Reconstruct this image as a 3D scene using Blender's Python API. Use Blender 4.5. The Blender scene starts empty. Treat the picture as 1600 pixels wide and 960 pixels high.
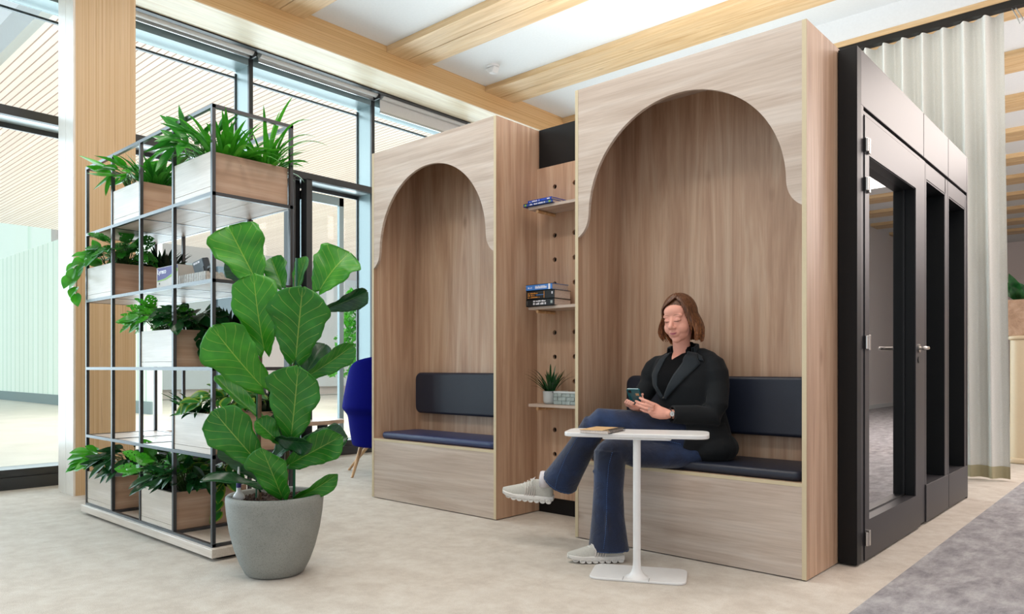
import bpy, bmesh, math, random
from mathutils import Vector, Matrix, Euler
from mathutils.bvhtree import BVHTree
R = math.radians
PI = math.pi
random.seed(7)
SC = bpy.context.scene
COL = SC.collection

# ------------------------------------------------------------------ materials
def srgb(h):
    h = h.lstrip('#')
    o = []
    for i in (0, 2, 4):
        c = int(h[i:i+2], 16) / 255
        o.append(c / 12.92 if c <= .04045 else ((c + .055) / 1.055) ** 2.4)
    return (o[0], o[1], o[2], 1)

class NT:
    def __init__(s, name):
        s.m = bpy.data.materials.new(name); s.m.use_nodes = True
        s.t = s.m.node_tree; s.b = s.t.nodes['Principled BSDF']
    def n(s, typ, **k):
        x = s.t.nodes.new(typ)
        for a, v in k.items():
            if a.startswith('i_'):
                x.inputs[a[2:].replace('_', ' ')].default_value = v
            else: setattr(x, a, v)
        return x
    def l(s, a, b): s.t.links.new(a, b)
    def ramp(s, src, stops):
        r = s.n('ShaderNodeValToRGB'); e = r.color_ramp.elements
        while len(e) < len(stops): e.new(.5)
        for el, (p, c) in zip(e, stops): el.position = p; el.color = c
        s.l(src, r.inputs[0]); return r.outputs[0]
    def mix(s, fac, a, b, mode='MIX'):
        x = s.n('ShaderNodeMixRGB', blend_type=mode)
        for i, v in ((0, fac), (1, a), (2, b)):
            if isinstance(v, bpy.types.NodeSocket): s.l(v, x.inputs[i])
            else: x.inputs[i].default_value = v
        return x.outputs[0]
    def coord(s, scale=(1, 1, 1), kind='Object'):
        tc = s.n('ShaderNodeTexCoord'); mp = s.n('ShaderNodeMapping')
        mp.inputs['Scale'].default_value = scale
        s.l(tc.outputs[kind], mp.inputs[0]); return mp.outputs[0]
    def noise(s, vec, scale, detail=4, rough=.55, dist=0):
        x = s.n('ShaderNodeTexNoise'); x.inputs['Scale'].default_value = scale
        x.inputs['Detail'].default_value = detail; x.inputs['Roughness'].default_value = rough
        x.inputs['Distortion'].default_value = dist
        s.l(vec, x.inputs['Vector']); return x.outputs[0]
    def bump(s, h, strength=.2, dist=.01):
        x = s.n('ShaderNodeBump'); x.inputs['Strength'].default_value = strength
        x.inputs['Distance'].default_value = dist
        s.l(h, x.inputs['Height']); s.l(x.outputs[0], s.b.inputs['Normal'])

def plain(name, col, rough=.5, metal=0, spec=.5, noise=0, nscale=40, bump=0, sheen=0, coat=0):
    t = NT(name)
    t.b.inputs['Roughness'].default_value = rough; t.b.inputs['Metallic'].default_value = metal
    t.b.inputs['Specular IOR Level'].default_value = spec
    t.b.inputs['Sheen Weight'].default_value = sheen; t.b.inputs['Coat Weight'].default_value = coat
    c = srgb(col)
    v = t.coord(); f = t.noise(v, nscale)
    k = max(noise, .02)
    a = tuple(x * (1 - k) for x in c[:3]) + (1,); b = tuple(min(1, x * (1 + k)) for x in c[:3]) + (1,)
    t.l(t.ramp(f, [(.3, a), (.7, b)]), t.b.inputs['Base Color'])
    if bump: t.bump(f, bump, .004)
    return t.m

def oak(name, lo, mid, hi, axis, rough=.42, fine=1.0, spec=.5):
    """streaky oak decor, grain running along the given axis"""
    t = NT(name)
    s = [9, 9, 9]; s['XYZ'.index(axis)] = .55
    v = t.coord(tuple(s))
    big = t.noise(v, .8, 4, .55, 2.2)
    s2 = [70 * fine] * 3; s2['XYZ'.index(axis)] = 2.2
    v2 = t.coord(tuple(s2)); fin = t.noise(v2, 1.6, 3, .65, .2)
    s3 = [2.2] * 3; s3['XYZ'.index(axis)] = .25
    v3 = t.coord(tuple(s3)); huge = t.noise(v3, 1.0, 2, .5, 2.0)
    base = t.ramp(big, [(.34, srgb(lo)), (.5, srgb(mid)), (.66, srgb(hi))])
    f2 = t.ramp(fin, [(.3, (.89, .87, .86, 1)), (.62, (1.03, 1.03, 1.03, 1))])
    f3 = t.ramp(huge, [(.3, (.93, .92, .91, 1)), (.7, (1.05, 1.05, 1.05, 1))])
    c = t.mix(1, base, f2, 'MULTIPLY'); c = t.mix(1, c, f3, 'MULTIPLY')
    # knots
    sk = [2.4] * 3; sk['XYZ'.index(axis)] = 1.1
    vk = t.coord(tuple(sk)); vo = t.n('ShaderNodeTexVoronoi'); vo.inputs['Scale'].default_value = 1.3
    t.l(vk, vo.inputs['Vector'])
    kn = t.ramp(vo.outputs['Distance'], [(.02, (.62, .55, .5, 1)), (.09, (1, 1, 1, 1))])
    c = t.mix(.8, c, kn, 'MULTIPLY')
    t.l(c, t.b.inputs['Base Color'])
    t.b.inputs['Roughness'].default_value = rough
    t.b.inputs['Specular IOR Level'].default_value = spec
    t.bump(fin, .08, .002)
    return t.m

def lvl(name, col, dark, axis, across):
    """laminated veneer timber: many thin plies along axis, dark glue flecks"""
    t = NT(name)
    s = [1.0] * 3; s['XYZ'.index(axis)] = .35; s[['X', 'Y', 'Z'].index(across)] = 190
    f = t.noise(t.coord(tuple(s)), 1.0, 2, .5, 0)
    s = [30.0] * 3; s['XYZ'.index(axis)] = 2.0; s['XYZ'.index(across)] = 160
    g = t.noise(t.coord(tuple(s)), 1.0, 2, .6, 0)
    c = t.ramp(f, [(.35, srgb(dark)), (.52, srgb(col)), (.7, srgb(col))])
    fl = t.ramp(g, [(.24, (.45, .36, .28, 1)), (.33, (1, 1, 1, 1))])
    c = t.mix(.75, c, fl, 'MULTIPLY')
    t.l(c, t.b.inputs['Base Color']); t.b.inputs['Roughness'].default_value = .45
    return t.m

M = {}
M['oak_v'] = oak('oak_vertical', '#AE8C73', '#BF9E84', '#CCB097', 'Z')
M['oak_h'] = oak('oak_horizontal_lit', '#B9A697', '#C6B5A7', '#CEC0B4', 'X')  # paler than the upright oak: cool light on booth fronts put into the colour
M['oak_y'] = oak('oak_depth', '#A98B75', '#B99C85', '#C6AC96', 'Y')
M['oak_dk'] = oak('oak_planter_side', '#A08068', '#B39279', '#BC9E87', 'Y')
M['oak_lit'] = oak('oak_planter_front_lit', '#C9BCAE', '#D2C6B9', '#D9CEC3', 'X', rough=.33)  # window glare on the planter fronts put into the pale colour
M['edge'] = plain('cream_edge_band', '#CDBD9C', .5)
M['lvl_col'] = lvl('column_timber', '#CDAF88', '#B99566', 'Z', 'Y')
M['lvl_colf'] = plain('column_lit_face', '#DDD5CA', .35, noise=.06, nscale=6)  # same timber column, window light on this face put into the colour
M['lvl_beam'] = lvl('beam_timber', '#D2AC7A', '#BC935C', 'Y', 'Z')
M['lvl_under'] = oak('beam_underside_lit', '#E2CFB0', '#EBDCC0', '#F0E4CC', 'Y', fine=.6)  # cream tone includes the window and floor bounce light on the underside
M['lvl_cross'] = oak('cross_beam_timber', '#D0AC7C', '#DBBA8C', '#E4C79C', 'X', fine=.6)
M['ceil'] = plain('ceiling_white', '#E4E6E7', .6)
M['wallw'] = plain('wall_offwhite', '#E6DBD8', .7)
M['frame_dk'] = plain('window_frame_dark', '#2A2C2E', .4)
M['frame_gr'] = plain('window_frame_grey', '#8C9FA2', .35, metal=.2)
M['frame_lit'] = plain('window_reveal_lit', '#C9D2D4', .3, metal=.3)  # pale because daylight on the transom underside is put into the colour
M['alu'] = plain('brushed_aluminium', '#B9BCBD', .3, metal=.9)
M['blind'] = plain('blind_fabric_grey', '#DCDBD8', .45)
M['steel'] = plain('black_steel_tube', '#24272B', .33, spec=.8)
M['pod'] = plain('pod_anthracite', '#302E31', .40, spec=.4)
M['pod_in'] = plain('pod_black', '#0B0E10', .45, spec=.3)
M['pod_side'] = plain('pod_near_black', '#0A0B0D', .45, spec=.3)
M['pad'] = plain('navy_leatherette', '#1A2030', .42, spec=.5, noise=.15, nscale=300, bump=.1)
M['pad_l'] = plain('navy_leatherette_seat', '#22305A', .38, spec=.6, noise=.12, nscale=300, bump=.1)
M['white'] = plain('white_powder_coat', '#DEDDDC', .35)
M['blue'] = plain('cobalt_felt', '#050A6E', .95, noise=.1, nscale=300, sheen=0, spec=.1, bump=.3)
M['legwood'] = oak('beech_leg', '#C59A6C', '#D2AC80', '#DDBB92', 'Z')
M['soil'] = plain('potting_bark', '#3B2A20', .9, noise=.6, nscale=60, bump=1)
M['curt'] = plain('sheer_curtain', '#E2E3DE', .8, noise=.06, nscale=120)
M['curt_hem'] = plain('curtain_hem', '#B5AD8E', .85)
M['beige'] = plain('beige_lacquer', '#CDB99B', .4)
M['paper'] = plain('paper_pages', '#D8CCC4', .8, noise=.15, nscale=200)
M['black'] = plain('black_plastic', '#121314', .4)
M['chrome'] = plain('satin_nickel', '#C9C5C0', .25, metal=1)
M['skin'] = plain('skin', '#DFA08C', .5, noise=.05, nscale=30, spec=.35)
M['lip'] = plain('lips', '#B4606A', .4)
M['lash'] = plain('lashes', '#4A3028', .7)
M['brow'] = plain('eyebrow_brown', '#8A6350', .8)
M['shirt'] = plain('black_shirt', '#040406', .8, noise=.3, nscale=80, spec=.15)
M['blazer'] = plain('charcoal_blazer', '#121518', .85, noise=.25, nscale=400, bump=.15, sheen=.05, spec=.25)
M['lapel'] = plain('charcoal_lapel', '#20262B', .8, noise=.25, nscale=400, bump=.15, sheen=.08, spec=.25)
M['sock'] = plain('white_sock', '#D5D0D4', .9)
M['shoe'] = plain('pale_grey_knit', '#B9B7AF', .8, noise=.12, nscale=250, bump=.4)
M['shoe_w'] = plain('shoe_white_foam', '#DAD7D2', .5)
M['shoe_p'] = plain('shoe_strap_pinkish', '#CDC3BD', .7)
M['teal'] = plain('teal_phone_back', '#14626C', .18, spec=.7)
M['card'] = plain('carton_board', '#C9C4BC', .7)
M['violet'] = plain('violet_print', '#3B2F78', .6)
M['lime'] = plain('lime_print', '#7DA82C', .6)
M['txt'] = plain('white_print', '#E5E4EA', .6)
M['txt_dk'] = plain('grey_print', '#55524F', .6)
M['yellow'] = plain('yellow_print', '#D6C26A', .6)
M['orange'] = plain('orange_print', '#C98532', .6)
M['bk_blue'] = plain('book_light_blue', '#3F7BC8', .4)
M['bk_black'] = plain('book_black', '#17191C', .4)
M['bk_navy'] = plain('book_blue', '#2B4A96', .4)
M['bk_cob'] = plain('book_cobalt', '#1B48BE', .4)
M['kraft'] = plain('kraft_cover', '#C9A678', .6)
M['basket'] = plain('grey_woven_paper', '#9CA8A6', .8, noise=.15, nscale=50)
M['ceram'] = plain('pale_glazed_ceramic', '#BFC4C4', .35)
M['green_pl'] = plain('green_stake', '#1C5A3C', .4)
M['stem'] = plain('plant_stem', '#4A6B32', .5, noise=.3)
M['stem_br'] = plain('brown_stem', '#6B5640', .6, noise=.3)
M['dev'] = plain('dark_plastic_device', '#3A444C', .45)
M['wire'] = plain('pale_wicker_grey', '#B2AFA8', .6, noise=.25, nscale=60)

def leafmat(name, lo, hi, vein=None, rough=.35, var=None):
    t = NT(name)
    uv = t.n('ShaderNodeTexCoord').outputs['UV']
    f = t.noise(t.coord((1, 1, 1)), 14, 2)
    c = t.ramp(f, [(.3, srgb(lo)), (.7, srgb(hi))])
    sp = t.n('ShaderNodeSeparateXYZ'); t.l(uv, sp.inputs[0])
    def mth(op, a, b=None):
        x = t.n('ShaderNodeMath', operation=op)
        for i, v in enumerate((a, b)):
            if v is None: continue
            if isinstance(v, bpy.types.NodeSocket): t.l(v, x.inputs[i])
            else: x.inputs[i].default_value = v
        return x.outputs[0]
    av = mth('ABSOLUTE', mth('MULTIPLY', mth('SUBTRACT', sp.outputs[0], .5), 2.0))
    if var:
        k = t.ramp(mth('ADD', av, mth('MULTIPLY', f, .5)), [(.95, srgb(hi)), (1.12, srgb(var))])
        c = t.mix(.5, c, k)
    if vein:
        mid = mth('LESS_THAN', av, mth('SUBTRACT', .034, mth('MULTIPLY', sp.outputs[1], .022)))
        curve = mth('MULTIPLY', mth('POWER', av, .8), .32)
        ph = mth('FRACT', mth('MULTIPLY', mth('SUBTRACT', sp.outputs[1], curve), 7.0))
        sd = mth('LESS_THAN', ph, .055)
        sd = mth('MULTIPLY', sd, mth('LESS_THAN', av, .88))
        m_ = mth('MAXIMUM', mid, mth('MULTIPLY', sd, .8))
        c = t.mix(mth('MULTIPLY', m_, .62), c, srgb(vein))
        t.bump(mth('SUBTRACT', 1.0, m_), .35, .003)
    t.l(c, t.b.inputs['Base Color']); t.b.inputs['Roughness'].default_value = rough
    t.b.inputs['Subsurface Weight'].default_value = 0
    # a little light passes through the blade
    tr = t.n('ShaderNodeBsdfTranslucent'); t.l(c, tr.inputs[0])
    mx = t.n('ShaderNodeMixShader'); mx.inputs[0].default_value = .22
    t.l(t.b.outputs[0], mx.inputs[1]); t.l(tr.outputs[0], mx.inputs[2])
    t.l(mx.outputs[0], t.t.nodes['Material Output'].inputs[0])
    return t.m
M['fig'] = leafmat('fig_leaf', '#23701A', '#348A20', '#A8C05A')
M['fig_b'] = leafmat('fig_leaf_bright', '#328716', '#449E1E', '#A8C84E')
M['fig_d'] = leafmat('fig_leaf_dark', '#123E20', '#1E5628', '#4E7E48', .25)
M['lf_bright'] = leafmat('leaf_bright_green', '#2F8A1C', '#53B02A', rough=.3)
M['lf_mid'] = leafmat('leaf_mid_green', '#277522', '#3F982F', rough=.3)
M['lf_dark'] = leafmat('leaf_dark_green', '#123A1A', '#22582A', rough=.25)
M['lf_dk2'] = leafmat('leaf_deep_green', '#0A1D10', '#132F1B', rough=.35)
M['lf_var'] = leafmat('leaf_variegated', '#1E5A20', '#2E7A2A', rough=.3, var='#B9C648')

def denim():
    t = NT('dark_denim')
    v = t.coord(); a = t.noise(v, 5, 3); b = t.noise(t.coord((500, 500, 160)), 1, 2)
    c = t.ramp(a, [(.3, srgb('#07132A')), (.55, srgb('#0D1F3F')), (.8, srgb('#1A3862'))])
    d = t.ramp(b, [(.3, (.7, .7, .72, 1)), (.7, (1.15, 1.15, 1.18, 1))])
    t.l(t.mix(1, c, d, 'MULTIPLY'), t.b.inputs['Base Color'])
    t.b.inputs['Roughness'].default_value = .85
    t.b.inputs['Sheen Weight'].default_value = .2
    f = t.noise(v, 16, 3, .6, .8); t.bump(f, .55, .012)
    return t.m
M['denim'] = denim()
M['seam'] = plain('denim_seam', '#3E5F92', .8, noise=.4, nscale=300)

def hairmat():
    t = NT('auburn_brown_hair')
    f = t.noise(t.coord((260, 260, 14)), 1, 3, .6, .3)
    c = t.ramp(f, [(.3, srgb('#3A2014')), (.5, srgb('#6E452A')), (.75, srgb('#B07E4E'))])
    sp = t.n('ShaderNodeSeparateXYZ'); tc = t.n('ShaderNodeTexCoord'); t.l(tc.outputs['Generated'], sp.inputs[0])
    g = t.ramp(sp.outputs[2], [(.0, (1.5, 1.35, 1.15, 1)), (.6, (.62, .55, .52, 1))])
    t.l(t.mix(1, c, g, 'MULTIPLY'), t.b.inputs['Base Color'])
    t.b.inputs['Roughness'].default_value = .45
    t.bump(f, .22, .003)
    return t.m
M['hair'] = hairmat()

def carpet(name, lo, mid, hi, sc=1.0, axis=(1, 1, 1)):
    t = NT(name)
    v = t.coord(axis); a = t.noise(v, 5.5 * sc, 8, .72, .15); b = t.noise(t.coord(), 260, 2)
    c = t.ramp(a, [(.36, srgb(lo)), (.5, srgb(mid)), (.64, srgb(hi))])
    d = t.ramp(b, [(.3, (.84, .84, .84, 1)), (.7, (1.1, 1.1, 1.1, 1))])
    t.l(t.mix(1, c, d, 'MULTIPLY'), t.b.inputs['Base Color'])
    t.b.inputs['Roughness'].default_value = .95; t.b.inputs['Specular IOR Level'].default_value = .2
    t.bump(b, .5, .004)
    return t.m
M['cp_beige'] = carpet('carpet_beige', '#B9AFA4', '#C3BAAF', '#CBC4BA', 1.3)
M['cp_grey'] = carpet('carpet_grey', '#807E82', '#989699', '#ACABAD', 1.2, (1.6, .7, 1))

def concrete():
    t = NT('speckled_concrete')
    v = t.coord(); a = t.noise(v, 5, 3); b = t.noise(v, 220, 2, .6)
    c = t.ramp(a, [(.3, srgb('#82847F')), (.7, srgb('#94958F'))])
    d = t.ramp(b, [(.32, (.62, .62, .62, 1)), (.45, (1, 1, 1, 1)), (.62, (1, 1, 1, 1)), (.72, (1.2, 1.2, 1.2, 1))])
    t.l(t.mix(1, c, d, 'MULTIPLY'), t.b.inputs['Base Color']); t.b.inputs['Roughness'].default_value = .75
    t.bump(b, .3, .002); return t.m
M['concrete'] = concrete()

def stripes(name, axis, period, duty, a, b, rough=.6, nz=0, emis=0):
    t = NT(name)
    sp = t.n('ShaderNodeSeparateXYZ'); t.l(t.coord(), sp.inputs[0])
    m1 = t.n('ShaderNodeMath', operation='MULTIPLY'); m1.inputs[1].default_value = 1 / period
    t.l(sp.outputs['XYZ'.index(axis)], m1.inputs[0])
    m2 = t.n('ShaderNodeMath', operation='FRACT'); t.l(m1.outputs[0], m2.inputs[0])
    c = t.ramp(m2.outputs[0], [(0, srgb(b)), (duty, srgb(b)), (duty + .04, srgb(a)), (.97, srgb(a))])
    if nz:
        fl = t.n('ShaderNodeMath', operation='FLOOR'); t.l(m1.outputs[0], fl.inputs[0])
        wn = t.n('ShaderNodeTexWhiteNoise', noise_dimensions='1D'); t.l(fl.outputs[0], wn.inputs['W'])
        k = t.ramp(wn.outputs['Value'], [(0, (1 - nz, 1 - nz * 1.1, 1 - nz * 1.2, 1)), (1, (1, 1, 1, 1))])
        c = t.mix(1, c, k, 'MULTIPLY')
    t.l(c, t.b.inputs['Base Color']); t.b.inputs['Roughness'].default_value = rough
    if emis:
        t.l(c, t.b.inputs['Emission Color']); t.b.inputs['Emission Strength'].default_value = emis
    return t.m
M['soffit'] = stripes('soffit_boards_glow', 'Y', .085, .15, '#F1E4DE', '#AE9284', nz=.10, emis=.50)  # boards glow by emission, standing in for strong daylight outside
M['ribbed'] = stripes('green_ribbed_cladding_glow', 'X', .45, .12, '#DAE7DE', '#B9CFC3', nz=.06, emis=.45)  # cladding given its own glow in place of bright outdoor light

def glass(name, tint, refl=.06, rough=0.0, f0=1.45):
    t = NT(name)
    tr = t.n('ShaderNodeBsdfTransparent'); tr.inputs[0].default_value = tint
    gl = t.n('ShaderNodeBsdfGlossy'); gl.inputs['Roughness'].default_value = rough
    fr = t.n('ShaderNodeFresnel'); fr.inputs[0].default_value = f0
    ad = t.n('ShaderNodeMath', operation='ADD'); ad.inputs[1].default_value = refl
    t.l(fr.outputs[0], ad.inputs[0])
    mx = t.n('ShaderNodeMixShader'); t.l(ad.outputs[0], mx.inputs[0]); t.l(tr.outputs[0], mx.inputs[1]); t.l(gl.outputs[0], mx.inputs[2])
    t.l(mx.outputs[0], t.t.nodes['Material Output'].inputs[0])
    return t.m
M['glass'] = glass('window_glass', (.93, .97, .96, 1), .0, 0, 1.25)
M['podglass'] = glass('pod_glass', (.30, .33, .35, 1), .60)
M['pave'] = plain('terrace_paving', '#D8D2C8', .6, noise=.08, nscale=1.5)

# ------------------------------------------------------------------ mesh builder
def rotm(a, axis): return Matrix.Rotation(a, 4, axis)
class B:
    def __init__(s): s.v = []; s.f = []; s.uv = {}
    def add(s, vs, fs):
        o = len(s.v); s.v += [tuple(v) for v in vs]; s.f += [tuple(i + o for i in f) for f in fs]; return s
    def box(s, x0, x1, y0, y1, z0, z1, mat=None):
        vs = [Vector((x, y, z)) for z in (z0, z1) for y in (y0, y1) for x in (x0, x1)]
        if mat: vs = [mat @ v for v in vs]
        return s.add(vs, [(0, 2, 3, 1), (4, 5, 7, 6), (0, 1, 5, 4), (2, 6, 7, 3), (0, 4, 6, 2), (1, 3, 7, 5)])
    def prism(s, pts, axis, a, b):
        """polygon pts (2D) extruded along axis from a to b"""
        n = len(pts)
        def P(p, h):
            return {'X': (h, p[0], p[1]), 'Y': (p[0], h, p[1]), 'Z': (p[0], p[1], h)}[axis]
        vs = [P(p, a) for p in pts] + [P(p, b) for p in pts]
        fs = [tuple(range(n))[::-1], tuple(range(n, 2 * n))] + [(i, (i + 1) % n, (i + 1) % n + n, i + n) for i in range(n)]
        return s.add(vs, fs)
    def rings(s, rs, cap0=True, cap1=True):
        n = len(rs[0]); o = []
        vs = [p for r in rs for p in r]; fs = []
        for k in range(len(rs) - 1):
            for i in range(n):
                j = (i + 1) % n
                fs.append((k * n + i, k * n + j, (k + 1) * n + j, (k + 1) * n + i))
        if cap0: fs.append(tuple(range(n))[::-1])
        if cap1: fs.append(tuple(range((len(rs) - 1) * n, len(rs) * n)))
        return s.add(vs, fs)
    def ell(s, c, r, rot=None, nu=20, nv=12):
        c = Vector(c); rs = []
        for k in range(1, nv):
            th = PI * k / nv
            rs.append([c + ((rot @ Vector((r[0] * math.sin(th) * math.cos(t), r[1] * math.sin(th) * math.sin(t), -r[2] * math.cos(th)))) if rot else
                       Vector((r[0] * math.sin(th) * math.cos(t), r[1] * math.sin(th) * math.sin(t), -r[2] * math.cos(th))))
                       for t in [2 * PI * i / nu for i in range(nu)]])
        return s.rings(rs)
    def tube(s, path, rad, n=10, up=(0, 0, 1), ends='round', squash=1.0):
        """rad: number or list; each entry number or (a,b); a along side, b along up-ish"""
        P = [Vector(p) for p in path]; up = Vector(up); rs = []
        if not isinstance(rad, (list, tuple)): rad = [rad] * len(P)
        fr = []
        for i, p in enumerate(P):
            t = (P[min(i + 1, len(P) - 1)] - P[max(i - 1, 0)])
            t = t.normalized() if t.length > 1e-9 else Vector((0, 0, 1))
            side = t.cross(up)
            if side.length < 1e-3: side = t.cross(Vector((1, 0, 0)))
            side.normalize(); u2 = side.cross(t).normalized()
            r = rad[i]; a, b = (r if isinstance(r, (list, tuple)) else (r, r * squash))
            fr.append((p, t, side, u2, a, b))
        def ring(p, sd, u, a, b): return [p + sd * (a * math.cos(k * 2 * PI / n)) + u * (b * math.sin(k * 2 * PI / n)) for k in range(n)]
        if ends == 'round':
            p, t, sd, u, a, b = fr[0]
            for q in (.35, .75): rs.append(ring(p - t * min(a, b) * math.sqrt(1 - q * q), sd, u, a * q, b * q))
        for p, t, sd, u, a, b in fr: rs.append(ring(p, sd, u, a, b))
        if ends == 'round':
            p, t, sd, u, a, b = fr[-1]
            for q in (.75, .35): rs.append(ring(p + t * min(a, b) * math.sqrt(1 - q * q), sd, u, a * q, b * q))
        if ends == 'hollow':
            p, t, sd, u, a, b = fr[-1]
            w = .011
            rs.append(ring(p, sd, u, a - w, b - w))
            rs.append(ring(p - t * .09, sd, u, (a - w) * .9, (b - w) * .9))
        return s.rings(rs)
    def lathe(s, prof, c=(0, 0, 0), n=40, cap=True):
        rs = [[(c[0] + r * math.cos(2 * PI * i / n), c[1] + r * math.sin(2 * PI * i / n), c[2] + z) for i in range(n)] for r, z in prof]
        return s.rings(rs, cap, cap)
    def build(s, name, mat, parent=None, smooth=False, bevel=0, seg=2, auto=None, mods=None):
        off = Vector((0, 0, 0)); p = parent
        while p: off += p.location; p = p.parent
        me = bpy.data.meshes.new(name)
        me.from_pydata([tuple(Vector(v) - off) for v in s.v], [], s.f); me.validate()
        bm = bmesh.new(); bm.from_mesh(me); bmesh.ops.recalc_face_normals(bm, faces=bm.faces)
        if s.uv:
            lay = bm.loops.layers.uv.new('UVMap')
            for f in bm.faces:
                for lp in f.loops:
                    if lp.vert.index in s.uv: lp[lay].uv = s.uv[lp.vert.index]
        if smooth:
            for f in bm.faces: f.smooth = True
            if auto:
                for e in bm.edges:
                    if len(e.link_faces) == 2 and e.calc_face_angle(0) > auto: e.smooth = False
        bm.to_mesh(me); bm.free()
        if mat: me.materials.append(mat)
        o = bpy.data.objects.new(name, me); COL.objects.link(o)
        if parent: o.parent = parent
        if bevel:
            m = o.modifiers.new('bevel', 'BEVEL'); m.width = bevel; m.segments = seg; m.limit_method = 'ANGLE'; m.angle_limit = R(40)
            if smooth is False and seg > 2:
                for f in me.polygons: f.use_smooth = True
                w = o.modifiers.new('wn', 'WEIGHTED_NORMAL')
        return o

def tag(o, label=None, cat=None, group=None, kind=None):
    if label: o['label'] = label
    if cat: o['category'] = cat
    if group: o['group'] = group
    if kind: o['kind'] = kind
    return o
def thing(name, loc, label, cat, group=None):
    o = bpy.data.objects.new(name, None); COL.objects.link(o); o.location = loc
    o.empty_display_size = .1
    return tag(o, label, cat, group)
def struct(name, b, mat, bevel=0, label=None, cat=None):
    return tag(b.build(name, mat, bevel=bevel), label, cat, kind='structure')
def bx(*a): return B().box(*a)
def rrect(x0, x1, y0, y1, r, n=6):
    pts = []
    for cx, cy, a0 in ((x1 - r, y1 - r, 0), (x0 + r, y1 - r, 90), (x0 + r, y0 + r, 180), (x1 - r, y0 + r, 270)):
        for i in range(n + 1):
            a = R(a0 + 90 * i / n); pts.append((cx + r * math.cos(a), cy + r * math.sin(a)))
    return pts
def text(name, body, size, mat, M4, parent, extrude=.0006, sx=1.0, bold=False):
    cu = bpy.data.curves.new(name, 'FONT'); cu.body = body; cu.size = size; cu.extrude = extrude
    cu.align_x = 'CENTER'; cu.align_y = 'CENTER'
    if bold: cu.offset = size * .02
    o = bpy.data.objects.new(name, cu); COL.objects.link(o)
    dg = bpy.context.evaluated_depsgraph_get(); me = bpy.data.meshes.new_from_object(o.evaluated_get(dg))
    bpy.data.objects.remove(o)
    for v in me.vertices:
        v.co.x *= sx; v.co = M4 @ v.co
    off = Vector((0, 0, 0)); p = parent
    while p: off += p.location; p = p.parent
    for v in me.vertices: v.co -= off
    me.materials.clear(); me.materials.append(mat)
    o = bpy.data.objects.new(name, me); COL.objects.link(o); o.parent = parent
    return o
def frame4(origin, xdir, ydir):
    x = Vector(xdir).normalized(); y = Vector(ydir).normalized(); z = x.cross(y)
    m = Matrix((x, y, z)).transposed().to_4x4(); m.translation = Vector(origin); return m

# ------------------------------------------------------------------ camera
cam = bpy.data.cameras.new('camera'); co = bpy.data.objects.new('camera', cam); COL.objects.link(co)
co.location = (0, 0, 1.0); co.rotation_euler = (R(90), 0, R(41.9))
cam.sensor_width = 36; cam.lens = 1153 / 1600 * 36; cam.shift_y = 95 / 1600; cam.clip_end = 300
SC.camera = co

# ------------------------------------------------------------------ room shell
XW = -7.1
struct('floor', bx(XW - .02, -.985, -4, 26, -.1, 0), M['cp_beige'])
struct('floor_grey_carpet', bx(-.985, 3.2, -4, 26, -.1, 0), M['cp_grey'])
struct('ceiling', bx(XW - .1, 3.2, -4, 26, 4.5, 4.6), M['ceil'])
struct('wall_right', bx(3.0, 3.12, 1.5, 26, 0, 4.5), M['wallw'])
struct('baseboard_right', bx(2.98, 3.0, 1.5, 26, 0, .1), M['white'])
struct('wall_back', bx(XW, 3.2, 24.6, 24.72, 0, 4.5), M['wallw'])
# perimeter beam
pb = B().box(-6.80, -6.37, -4, 24.5, 4.216, 4.5)
struct('trim_1', pb, M['lvl_beam'])
struct('trim_2', bx(-6.84, -6.372, -4, 24.5, 4.206, 4.216), M['lvl_under'])
# cross beams: pairs of timbers
nb = 3
for i, y0 in enumerate([-2.78, -1.21, .36, 1.93, 3.50, 5.07, 6.61, 8.17, 9.74, 11.3, 12.87, 14.43, 16.0, 17.56, 19.13, 20.7, 22.2]):
    b = B().box(-6.37, 3.0, y0 - .01, y0 + .262, 4.43, 4.5).box(-6.37, 3.0, y0 + .27, y0 + .535, 4.43, 4.5)
    struct('trim_%d' % nb, b, M['lvl_cross'], bevel=.003); nb += 1
    struct('trim_%d' % nb, bx(-6.37, 3.0, y0 + .255, y0 + .275, 4.44, 4.5), M['frame_dk']); nb += 1
# column
cg = B().box(-6.72, -6.372, 2.0, 2.46, 0, 4.21)
c_ = thing('timber_column', (-6.55, 2.2, 0), 'thick laminated timber column behind the plant shelf', 'column')
cg = B().box(-6.70, -6.37, 2.008, 2.455, 0, 4.205).build('shaft', M['lvl_col'], c_)
B().box(-6.715, -6.545, 1.992, 2.008, 0, 4.205).box(-6.541, -6.372, 1.992, 2.008, 0, 4.205).build('lit_side', M['lvl_colf'], c_)
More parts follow.
